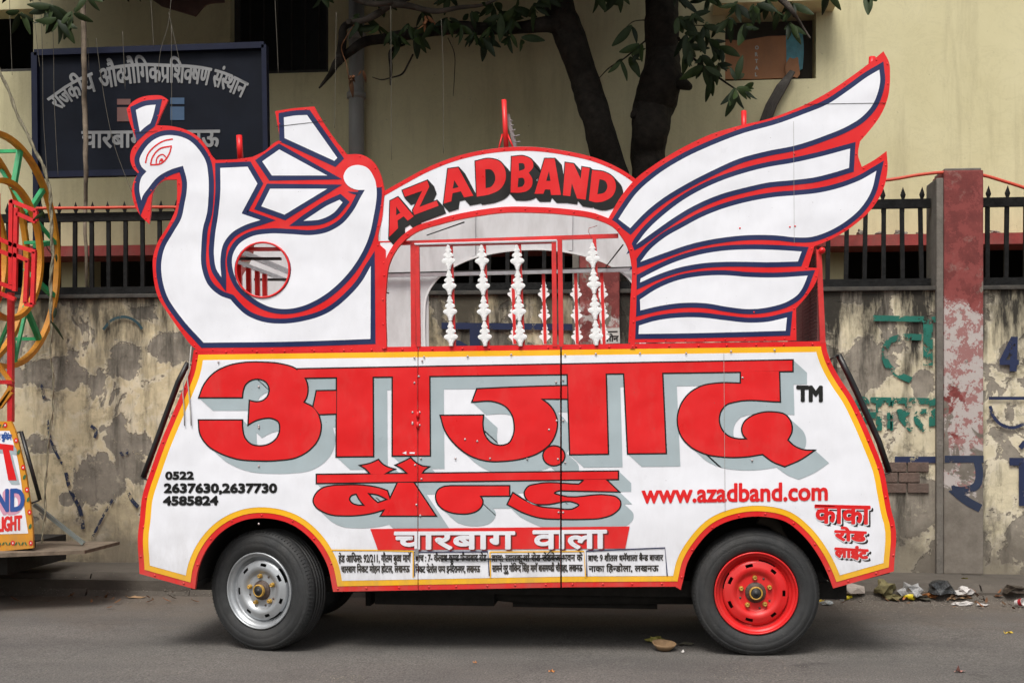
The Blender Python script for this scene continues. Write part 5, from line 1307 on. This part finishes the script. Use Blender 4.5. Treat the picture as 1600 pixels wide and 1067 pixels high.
trunk('trunk', [(1030, -60, 26), (1033, 0, 26), (1035, 60, 26), (1036, 105, 28), (1026, 150, 34), (1018, 185, 30), (1014, 225, 28), (1013, 280, 27), (1012, 420, 32), (1012, 600, 38), (1012, 850, 46)], YT + 0.12, tB, M_BARK)
trunk('burr', [(1040, 112, 18), (1062, 128, 12), (1077, 136, 5)], YT + 0.05, tB, M_BARK, 10, 0.3)
trunk('burr', [(1004, 172, 12), (993, 178, 8), (988, 182, 3)], YT + 0.05, tB, M_BARK, 10, 0.2)
trunk('branch', [(885, 40, 20), (858, 38, 13), (820, 43, 10), (760, 45, 10), (700, 44, 11), (650, 52, 9), (605, 60, 8.5), (565, 68, 8), (545, 82, 7), (528, 98, 6.5), (516, 118, 4), (498, 138, 1.2)], YT - 0.15, tA, M_BARK, 10, 0.35)
trunk('branch', [(545, 34, 4), (565, 33, 5), (590, 22, 6), (612, 8, 6), (640, 10, 5), (680, 18, 4.5), (720, 12, 3.5), (758, 7, 2.5), (790, -8, 2)], YT - 0.35, tA, M_BARKL, 8, 0.4)
trunk('branch', [(550, -4, 5), (580, 6, 5), (612, 4, 4), (650, -6, 4)], YT - 0.4, tA, M_BARKL, 8, 0.4)
trunk('branch', [(530, 96, 7), (534, 70, 7), (538, 42, 6), (556, 34, 5)], YT - 0.2, tA, M_BARK, 8, 0.3)
trunk('branch', [(1190, -20, 5), (1230, 8, 5), (1246, 30, 2.5), (1266, 60, 1)], YT - 0.8, tB, M_BARKL, 7, 0.3)
for s in ([(645, 86, 1.5), (638, 100, 1.5), (628, 116, 1.5), (610, 122, 1.2), (596, 125, 1), (582, 121, 0.7)], [(632, 70, 1.6), (612, 78, 3), (611, 110, 2.6), (610, 133, 1)], [(700, 60, 0.8), (709, 80, 0.8), (710, 120, 0.6), (708, 150, 0.4)], [(1060, 60, 2.4), (1082, 90, 2), (1110, 112, 2), (1132, 128, 1.6), (1150, 140, 1.2)],
          [(1013, 60, 1.4), (990, 80, 1.4), (975, 92, 1.2), (950, 108, 1), (935, 124, 0.5)], [(1012, 32, 1), (990, 34, 0.8), (970, 54, 0.4)], [(1060, 42, 1), (1090, 40, 0.8), (1130, 44, 0.5)]):
    trunk('twig', s, YT - 0.2, tA if s[0][0] < 900 else tB, M_BARK, 6, 0.2)
def leaf_mesh(L, W, curl, seed):
    rnd = random.Random(seed); n = 7; vs = []; fs = []
    for i in range(n + 1):
        t = i / n; w = W * math.sin(math.pi * min(1, t * 0.93 + 0.04)) ** 0.8 * (1 - 0.25 * t) / 2 + 0.0006
        y = -L * t; z = curl * L * t * t; fz = 0.35 * w
        vs += [(-w + 0.03 * L * math.sin(t * 3), z + fz, y), (0.03 * L * math.sin(t * 3), z, y), (w + 0.03 * L * math.sin(t * 3), z + fz + 0.002 * rnd.random(), y)]
    for i in range(n):
        a = 3 * i; fs += [(a, a + 1, a + 4, a + 3), (a + 1, a + 2, a + 5, a + 4)]
    me = bpy.data.meshes.new('leaf'); me.from_pydata([(x, y, z) for x, y, z in vs], [], fs)
    me.polygons.foreach_set('use_smooth', [True] * len(fs)); return me
LV = [leaf_mesh(0.17, 0.062, 0.25, 1), leaf_mesh(0.15, 0.055, -0.3, 2), leaf_mesh(0.19, 0.066, 0.1, 3), leaf_mesh(0.13, 0.05, 0.5, 4)]
for m in LV: m.materials.append(M_LEAF)
DV = [leaf_mesh(0.14, 0.045, 0.7, 5), leaf_mesh(0.12, 0.04, -0.8, 6)]
for m in DV: m.materials.append(M_DRY)
def cluster(px, py, n, parent, Y=YT - 0.25, spread=70, down=0.0, s=1.0, meshes=LV, rnd=random, name='leaf'):
    """leaves fanning out from a twig end; down: mean tilt from hanging straight, degrees (+ right)"""
    for k in range(n):
        a = down + (k / max(1, n - 1) - 0.5) * 2 * spread + rnd.uniform(-12, 12)
        p = U(px + rnd.uniform(-3, 3), py + rnd.uniform(-3, 3), Y + rnd.uniform(-0.08, 0.08))
        inst(name, rnd.choice(meshes), p, parent, (R(rnd.uniform(-35, 35)), R(-a), R(rnd.uniform(-55, 55))), s * rnd.uniform(0.55, 1.25))
rnd = random.Random(21)
for c in ((765, 42, 6, tA, 50, 10), (742, 50, 5, tA, 45, -25), (800, 30, 6, tA, 60, 20), (700, 30, 5, tA, 60, -10), (650, 52, 5, tA, 50, 10), (625, 58, 5, tA, 50, -30), (590, 42, 6, tA, 60, -40), (795, 55, 4, tA, 30, 0), (815, 62, 3, tA, 45, 35),
          (835, 8, 7, tA, 70, 20), (770, 8, 6, tA, 70, -20), (735, 20, 5, tA, 60, 10), (660, 20, 5, tA, 60, 20), (560, 26, 5, tA, 60, -30),
          (1062, 30, 7, tB, 70, 40), (1085, 22, 7, tB, 70, 30), (1100, 40, 6, tB, 60, 40), (1075, 75, 7, tB, 50, 25), (1095, 88, 7, tB, 50, 30), (1110, 62, 7, tB, 60, 50), (1120, 100, 6, tB, 50, 45), (1108, 118, 5, tB, 40, 20), (1150, 140, 7, tB, 70, 10), (1162, 138, 4, tB, 40, 60),
          (1072, 55, 6, tB, 60, 10), (1150, 125, 3, tB, 40, 170), (985, 88, 4, tB, 50, 40), (972, 95, 4, tB, 40, -30), (1000, 70, 3, tB, 40, -20), (990, 40, 2, tB, 30, -10),
          (1180, 8, 7, tB, 60, 0), (1215, 20, 6, tB, 50, 10), (1150, 5, 6, tB, 60, -20), (1235, 38, 5, tB, 50, 20), (1355, -12, 4, tB, 55, 15), (780, 22, 7, tA, 70, 0), (805, 12, 7, tA, 70, 30), (720, 40, 6, tA, 60, -20), (675, 36, 5, tA, 60, 0), (755, 60, 4, tA, 40, 10), (640, 40, 5, tA, 60, 0), (612, 50, 4, tA, 50, 10), (1085, 50, 7, tB, 70, 10), (1125, 75, 6, tB, 60, 30), (1100, 104, 6, tB, 60, 0), (1140, 30, 5, tB, 60, 0), (1200, 0, 6, tB, 70, 0), (1240, 5, 5, tB, 60, 0), (850, -8, 6, tA, 70, 30), (930, -14, 5, tA, 60, 0), (965, -16, 5, tB, 60, 0), (1290, -16, 4, tB, 60, 0), (500, -14, 5, tA, 60, 0), (590, -10, 6, tA, 60, 0), (700, -12, 6, tA, 70, 0), (1165, 40, 4, tB, 40, 20), (1110, -5, 8, tB, 80, 0), (1060, -6, 7, tB, 70, 30)):
    cluster(c[0], c[1], c[2], c[3], YT - 0.3 if c[0] < 1140 else YT - 0.8, c[4], c[5], 1.0, rnd=rnd)
cluster(548, 120, 7, tA, YT - 0.35, 25, 5, 0.8, DV, rnd, 'dried_leaf'); cluster(668, 28, 6, tA, YT - 0.35, 20, 0, 0.85, DV, rnd, 'dried_leaf'); cluster(565, 110, 2, tA, YT - 0.3, 15, 0, 0.6, DV, rnd, 'dried_leaf')
trunk('twig', [(553, 40, 0.8), (540, 60, 0.9), (534, 72, 0.9), (541, 100, 0.7), (545, 125, 0.7)], YT - 0.35, tA, M_DRY, 5, 0.1)
# young tree at the far left: thin hanging stem and drooping leaves
tC = root('sapling', (U(131, 340, 3.0).x, 3.0, 2.0), 'thin brown hanging stem in front of the signboard with drooping dark leaves at its top', 'vine')
trunk('stem', [(129, -40, 4.0), (131, 60, 4.4), (132, 140, 4.2), (134, 220, 4.2), (134, 300, 3.4), (133, 350, 3.0), (137, 460, 2)], 3.0, tC, mat('dry_brown_vine', (0.16, 0.125, 0.09), 0.95, 0.4, 14, bmp=0.8), 7, 0.5)
for c in ((90, 30, 8, 55, 0), (112, 20, 6, 60, 20), (80, 10, 7, 70, -20), (135, -5, 5, 60, 30), (70, 22, 3, 40, -30), (30, 20, 4, 60, 0)): cluster(c[0], c[1], c[2], tC, 2.9, c[3], c[4], 1.05, rnd=rnd)
# strings of aerial root hanging in the upper left
M_FIB = mat('pale_root_fibre', (0.11, 0.10, 0.08), 0.9, 0.3, 20)
rnd = random.Random(5)
FB = (((63, -10), (66, 90), (67, 180), (74, 285)), ((14, -10), (16, 60), (20, 118)), ((81, -10), (83, 90), (84, 140), (90, 275)), ((138, 60), (139, 110)), ((52, 0), (58, 70), (62, 105)), ((236, -10), (241, 75)), ((264, 20), (275, 75), (281, 100)),
     ((268, 0), (262, 40), (252, 78), (246, 130)), ((430, -10), (436, 115)), ((267, 40), (269, 200)), ((690, 30), (691, 90), (692, 240)), ((611, 10), (611, 250)), ((150, 60), (162, 150), (180, 230), (205, 300)), ((525, 20), (523, 130), (522, 200)), ((192, 50), (196, 140)))
FL = ['left of the signboard edge, longest of the left group', 'nearest the left edge, over the dark window', 'just inside the left edge of the signboard', 'short one beside the brown vine', 'crossing the corner of the left dark window', 'over the cream wall left of the tarpaulin scrap', 'slanting under the tarpaulin scrap to the right', 'slanting under the tarpaulin scrap to the left', 'over the dark upper middle window', 'crossing the signboard above the peacock crest', 'below the branch, left of the red roof post', 'left of centre between branch and peacock tail', 'slanting across the signboard lettering', 'beside the grey drain pipe at the branch tip', 'short one over the first words of the signboard']
for s, fl_ in zip(FB, FL):
    L = smooth([(a + rnd.uniform(-1, 1), b, False) for a, b in s], False, 5)
    o = tag(MB().tube([U(x, y, 3.05) for x, y in L], 0.0022, 5).build('hanging_root', M_FIB), 'thin aerial root ' + fl_, 'root', 'aerial roots hanging from the tree canopy')
# creeper climbing past the painted wheel
cr = root('creeper', U(66, 470, 0.95), 'twisted pale creeper hanging along the right rim of the painted wheel', 'creeper')
L = smooth([(a, b, False) for a, b in ((-8, 95), (8, 130), (30, 185), (55, 235), (72, 272), (79, 310), (80, 345), (82, 400), (79, 450), (80, 500), (80, 560), (84, 600), (80, 660), (72, 740), (70, 800), (66, 848))], False, 6)
for ph_ in (0, 2.1):
    MB().tube([U(x + 1.5 * math.sin(i * 0.9 + ph_), y, 0.9 + 0.008 * math.cos(i * 0.9 + ph_)) for i, (x, y) in enumerate(L)], [0.0075 if y < 500 else 0.004 for x, y in L], 6).build('stem', mat('pale_creeper_stem', (0.2, 0.18, 0.12), 0.9, 0.4, 30, bmp=0.6), cr)
for x, y, a in ((66, 330, 30), (72, 380, -20), (86, 395, 10), (70, 330, -40), (78, 500, 20), (88, 480, 0)): cluster(x, y, 1, cr, 0.9, 0, a, 0.6, rnd=rnd)
# rest of the crown above the street
rnd = random.Random(77)
mb = MB()
def crown(cx, cy, cz, rx, ry, rz, n):
    for _ in range(n):
        while True:
            v = Vector((rnd.uniform(-1, 1), rnd.uniform(-1, 1), rnd.uniform(-1, 1)))
            if v.length < 1: break
        p = Vector((cx + v.x * rx, cy + v.y * ry, cz + v.z * rz))
        if p.z < 1.26 + (p.y + D) / 3 + 0.22 or p.y > 5.0: continue
        a = Vector((rnd.gauss(0, 1), rnd.gauss(0, 1), rnd.gauss(0, 0.5))).normalized() * 0.13; b = a.orthogonal().normalized() * 0.045
        q = a.cross(b).normalized() * 0.02
        mb.add([p - a, p - b + q, p + a, p + b + q], ((0, 1, 2), (0, 2, 3)))
crown(-1.5, 3.8, 6.0, 2.6, 1.55, 1.2, 46000); crown(-0.3, 3.2, 5.9, 1.4, 1.5, 1.1, 14000); crown(-4.6, 4.1, 5.7, 1.8, 1.1, 1.2, 9000)
o = mb.build('foliage', M_LEAF, tA); o['kind'] = 'stuff'
for a, b in (((870, -60), (-1.5, 4.0, 6.4)), ((870, -60), (-3.0, 3.8, 6.2)), ((1032, -60), (0.2, 3.7, 6.3))):
    p = U(*a, YT); MB().tube([p, p.lerp(Vector(b), 0.5) + Vector((0, 0, 0.2)), Vector(b)], [0.12, 0.08, 0.03], 8).build('limb', M_BARK, tA)

# ================================================================== LITTER
def ground_z(p):
    g = gz(p.x)
    if p.y < 1.955: return g
    if p.y < 2.06: return g + (0.088 - g) * (p.y - 1.955) / 0.105
    return 0.092
def G(px, py, z=0.0):
    a = (px - 800) / F; b = (YH - py) / F; t = 4.0
    while t < 12:
        p = Vector((t * (-math.sin(TH) + a * math.cos(TH)), -D + t * (math.cos(TH) + a * math.sin(TH)), H + t * b))
        if p.z <= ground_z(p): p.z = ground_z(p) + 0.001; return p
        t += 0.004
    return p
def crumple(name, px, py, sx, sy, sz, m, label, cat, seed, z=0.0, rough=0.35, sub=2, cut=None):
    rnd = random.Random(seed); bm = bmesh.new(); bmesh.ops.create_icosphere(bm, subdivisions=sub, radius=0.5)
    for v in bm.verts:
        q = NZ.noise(v.co * 3 + Vector((seed, 0, 0))); v.co *= 1 + rough * q * 2 + rnd.uniform(-rough, rough) * 0.35
        v.co.x *= sx; v.co.y *= sy; v.co.z = max(-0.5, v.co.z) * sz
    lo = min(v.co.z for v in bm.verts)
    for v in bm.verts: v.co.z -= lo
    me = bpy.data.meshes.new(name); bm.to_mesh(me); bm.free(); me.materials.append(m)
    o = bpy.data.objects.new(name, me); COL.objects.link(o); o.location = G(px, py, z); WL[o.name] = Vector(o.location)
    o.rotation_euler = (0, 0, rnd.uniform(-0.3, 0.3)); tag(o, label, cat); return o
def flat(name, px, py, L, W, ang, m, label, cat, seed=1, z=0.002, lift=0.01, group=None):
    rnd = random.Random(seed); vs = []; n = 5
    for i in range(n + 1):
        for j in (-1, 0, 1):
            vs.append((L * (i / n - 0.5) + rnd.uniform(-.1, .1) * L / n, W / 2 * j * math.sin(math.pi * (0.12 + 0.76 * i / n)), abs(rnd.gauss(0, lift)) + 0.001))
    fs = [(3 * i + j, 3 * i + j + 1, 3 * i + j + 4, 3 * i + j + 3) for i in range(n) for j in (0, 1)]
    me = bpy.data.meshes.new(name); me.from_pydata(vs, [], fs); me.materials.append(m)
    o = bpy.data.objects.new(name, me); COL.objects.link(o); o.location = G(px, py, z); o.rotation_euler = (0, 0, R(ang)); tag(o, label, cat, group); return o
M_STONE = mat('pale_broken_stone', (0.36, 0.31, 0.27), 0.9, 0.2, 20, bmp=0.7, bscale=50)
M_KRAFT = mat('dry_leaf_plate', (0.30, 0.19, 0.10), 0.75, 0.25, 30, bmp=0.4)
M_CLEAR = mat('grey_polythene', (0.30, 0.30, 0.30), 0.25, 0.3, 25, bmp=0.8, bscale=60)
M_DKBAG = mat('dark_polythene', (0.03, 0.033, 0.035), 0.28, 0.4, 25, bmp=0.8, bscale=60)
M_OLIVE = mat('wilted_leaf_heap', (0.14, 0.12, 0.05), 0.8, 0.4, 30, bmp=0.7)
M_PAPER = mat('crumpled_white_paper', (0.52, 0.50, 0.48), 0.8, 0.15, 20, bmp=0.4, dirt=0.3)
M_YP = mat('yellow_plastic', (0.62, 0.50, 0.02), 0.35); M_TINW = mat('silver_wrapper', (0.5, 0.52, 0.5), 0.25, 0.3, 40, metal=0.4); M_RDP = mat('red_plastic', (0.4, 0.02, 0.03), 0.4)
crumple('broken_stone', 1331, 930, 0.19, 0.12, 0.085, M_STONE, 'pale grey broken stone lying by the kerb right of the rear wheel', 'stone', 3, rough=0.12, sub=1)
crumple('leaf_heap', 1381, 932, 0.11, 0.12, 0.10, M_OLIVE, 'crumpled yellow green leaf bundle in the gutter right of the pale stone', 'leaves', 4, rough=0.5)
crumple('leaf_heap', 1396, 938, 0.12, 0.10, 0.04, M_OLIVE, 'flat wilted leaf heap between the leaf bundle and the grey plastic bag', 'leaves', 14, rough=0.6)
crumple('plastic_bag', 1423, 933, 0.13, 0.12, 0.085, M_CLEAR, 'crumpled grey plastic bag with a yellow cup in front of it', 'bag', 5, rough=0.5)
crumple('plastic_bag', 1469, 930, 0.17, 0.14, 0.095, M_DKBAG, 'dark crumpled plastic bag in the gutter left of the white tissue', 'bag', 6, rough=0.45)
crumple('foil_wrapper', 1453, 935, 0.07, 0.06, 0.035, mat('brown_wrapper', (0.25, 0.10, 0.03), 0.35, 0.4, 40), 'small brown and orange wrapper beside the dark plastic bag', 'wrapper', 7, rough=0.5)
crumple('dead_leaf_clump', 1440, 936, 0.10, 0.08, 0.03, mat('dark_leaf_litter', (0.05, 0.045, 0.03), 0.85, 0.4, 30), 'dark leaf scraps between the two plastic bags', 'leaves', 17, rough=0.6)
crumple('tissue', 1504, 931, 0.10, 0.08, 0.055, M_PAPER, 'peaked white crumpled tissue in the gutter', 'tissue', 8, rough=0.6)
crumple('tissue', 1506, 945, 0.12, 0.07, 0.02, M_PAPER, 'flat grey white tissue nearest the road in the litter line', 'tissue', 18, rough=0.6)
crumple('tissue', 1535, 947, 0.06, 0.05, 0.018, M_PAPER, 'small white paper scrap right of the flat tissue', 'tissue', 28, rough=0.5)
flat('brown_leaf', 1500, 937, 0.16, 0.04, 5, M_KRAFT, 'long brown dried leaf under the peaked tissue', 'leaf', 3)
crumple('dark_wrapper', 1586, 928, 0.17, 0.12, 0.06, mat('dark_brown_wrapper', (0.04, 0.03, 0.022), 0.35, 0.4, 30, bmp=0.6), 'dark brown crumpled wrapper at the right edge above the red and white cup', 'wrapper', 9, rough=0.55)
crumple('paper_sheet', 1596, 890, 0.14, 0.08, 0.06, M_PAPER, 'white crumpled paper leaning on the wall foot at the right edge', 'paper', 10, z=ZF, rough=0.5)
def cup(px, py, r, h, m, label, rot, band=None):
    c = G(px, py, 0); o = root('cup', c, label, 'cup')
    b = MB().lathe([(r * 0.75, 0), (r, h), (r * 0.93, h), (r * 0.7, 0.002), (0.001, 0.002)], (0, 0, 0), 'Z', 20)
    b = b.mesh(); b.materials.append(m); s = bpy.data.objects.new('shell', b); COL.objects.link(s); s.parent = o; s.rotation_euler = rot; s.location = (0, 0, r)
    if band:
        q = MB().lathe([(r * 0.90, h * 0.5), (r * 1.01, h * 0.97)], (0, 0, 0), 'Z', 20).mesh(); q.materials.append(band); t = bpy.data.objects.new('band', q); COL.objects.link(t); t.parent = o; t.rotation_euler = rot; t.location = (0, 0, r)
    return o
cup(1413, 937, 0.024, 0.065, M_YP, 'yellow plastic cup lying in front of the grey plastic bag', (R(90), 0, R(60)))
cup(1587, 948, 0.024, 0.055, M_PAPER, 'small white paper cup with a red band at the right edge', (R(75), 0, R(40)), M_RDP)
tb = root('squeeze_tube', G(1318, 938, 0), 'small yellow capped tube with a red and white end by the stone', 'tube')
def sub(mb, nm, m, par, loc=(0, 0, 0), rot=(0, 0, 0)):
    me = mb.mesh(); me.name = nm; me.materials.append(m); o = bpy.data.objects.new(nm, me); COL.objects.link(o); o.parent = par; o.location = loc; o.rotation_euler = rot; return o
sub(MB().lathe([(0.001, 0), (0.014, 0), (0.014, 0.04), (0.008, 0.045), (0.008, 0.06), (0.001, 0.06)], (0, 0, 0), 'Z', 12), 'tube_body', M_YP, tb, (0, 0, 0.014), (0, R(80), R(15)))
sub(MB().box((-0.07, -0.012, 0.0), (0, 0.012, 0.014)), 'tube_end', M_RDP, tb, (0, 0, 0.005), (0, 0, R(-30)))
sub(MB().box((-0.03, -0.014, 0.0), (0, 0.014, 0.02)), 'tube_collar', M_PAPER, tb, (0.005, 0, 0.004), (0, 0, R(-10)))
crumple('foil_packet', 1292, 945, 0.085, 0.05, 0.03, M_TINW, 'shiny silver green foil packet beside the rear tyre', 'packet', 11, rough=0.35)
flat('yellow_leaf', 1283, 940, 0.05, 0.02, 20, M_YLEAF, 'yellow leaf scrap touching the foil packet by the tyre', 'leaf', 5)
# leaf bowl on the road
lb = root('leaf_bowl', G(1037, 1016, 0), 'shallow brown leaf bowl on the road left of the rear wheel', 'bowl')
sub(MB().lathe([(0.001, 0.004), (0.03, 0.002), (0.058, 0.028), (0.066, 0.042), (0.060, 0.041), (0.052, 0.028), (0.028, 0.008), (0.001, 0.007)], (0, 0, 0), 'Z', 14), 'bowl_shell', M_KRAFT, lb, (0, 0, 0.0), (R(6), R(4), 0))
crumple('leaf_sprig', 1024, 1004, 0.10, 0.06, 0.035, mat('yellow_green_sprig', (0.28, 0.25, 0.06), 0.7, 0.3, 30), 'withered yellow green sprig behind the leaf bowl', 'leaves', 12, rough=0.7)
flat('dark_leaf', 1071, 1009, 0.09, 0.02, 8, mat('dark_leaf_litter', (0, 0, 0)), 'dark curled leaf on the road right of the leaf bowl', 'leaf', 6)
flat('paper_scrap', 1067, 1020, 0.022, 0.018, 8, M_PAPER, 'tiny white scrap on the road below the dark leaf', 'paper', 7)
flat('packet', 1500, 1050, 0.055, 0.04, 15, mat('red_white_packet', (0.42, 0.2, 0.17), 0.5, 0.5, 60), 'small red and white packet on the road at the lower right', 'packet', 8)
flat('yellow_leaf', 1576, 990, 0.055, 0.018, 10, M_YLEAF, 'yellow leaf lying on the road at the right edge', 'leaf', 9)
flat('yellow_leaf', 1507, 906, 0.045, 0.02, -25, M_YLEAF, 'yellow leaf on the concrete apron below the red pillar', 'leaf', 10, z=0.1)
flat('brown_leaf', 212, 934, 0.14, 0.05, 5, M_KRAFT, 'pale brown torn leaf on the road left of the front wheel', 'leaf', 11)
flat('orange_scrap', 742, 1037, 0.02, 0.01, 5, mat('orange_paper', (0.5, 0.2, 0.05), 0.7), 'tiny orange scrap on the road below the van door', 'paper', 12)
flat('orange_scrap', 862, 1051, 0.03, 0.012, 5, mat('orange_paper', (0, 0, 0)), 'orange scrap nearest the bottom edge, below the van door seam', 'paper', 13)
rnd = random.Random(31); gm = MB()
def pebble(px, py, r):
    p = G(px, py, 0.0)
    n = 5; vs = [p + Vector((math.cos(t) * r * rnd.uniform(.6, 1.2), math.sin(t) * r * rnd.uniform(.6, 1.2), 0)) for t in [6.283 * k / n for k in range(n)]] + [p + Vector((rnd.uniform(-.3, .3) * r, 0, r * rnd.uniform(.4, .9)))]
    gm.add(vs, [(k, (k + 1) % n, n) for k in range(n)])
for _ in range(1500): pebble(rnd.uniform(1260, 1620), rnd.gauss(942, 9), rnd.uniform(0.002, 0.007))
for _ in range(1100): pebble(rnd.uniform(0, 1600), rnd.uniform(935, 1066), rnd.uniform(0.0015, 0.004))
for _ in range(260): pebble(rnd.gauss(1190, 45), rnd.gauss(1052, 9), rnd.uniform(0.002, 0.0045))
for _ in range(250): pebble(rnd.uniform(0, 330), rnd.gauss(926, 9), rnd.uniform(0.002, 0.007))
for _ in range(120): pebble(rnd.gauss(532, 22), rnd.gauss(1060, 4), rnd.uniform(0.002, 0.005))
o = gm.build('grit', mat('road_grit', (0.19, 0.17, 0.14), 0.95, 0.4, 30)); o['kind'] = 'stuff'
# dried leaves & scraps along the gutter, each its own
gl_ = leaf_mesh(0.07, 0.028, 0.4, 9); gl_.materials.append(M_DRY)
for k in range(60):
    px = rnd.choice((rnd.uniform(1345, 1600), rnd.uniform(1300, 1600), rnd.uniform(20, 320))); py = rnd.gauss(938, 6)
    o = inst('fallen_leaf', gl_, G(px, py, 0.0) + Vector((0, 0, 0.012)), None, (R(90 + rnd.uniform(-14, 14)), rnd.uniform(-0.2, 0.2), rnd.uniform(0, 6.28)), rnd.uniform(0.4, 0.9))
    tag(o, 'small dry brown leaf fallen in the gutter along the kerb', 'leaf', 'dry leaves fallen along the gutter')
for k in range(5):   # debris on the red ledge
    crumple('rubble', 1300, 900, rnd.uniform(.05, .12), 0.07, rnd.uniform(.03, .06), mat('ledge_rubble', (0.2, 0.17, 0.14), 0.9, 0.5, 20), ['pale rubble lump at the left end of the visible red ledge, right of the wing', 'rubble lump on the red ledge left of the middle bars', 'rubble lump on the red ledge beside the red pillar', 'rubble lump on the red ledge right of the pillar', 'small rubble lump on the ledge by the fence bars'][k], 'rubble', 40 + k, rough=0.5).location = U((1344, 1377, 1436, 1552, 1405)[k], 369, YB - 0.35)
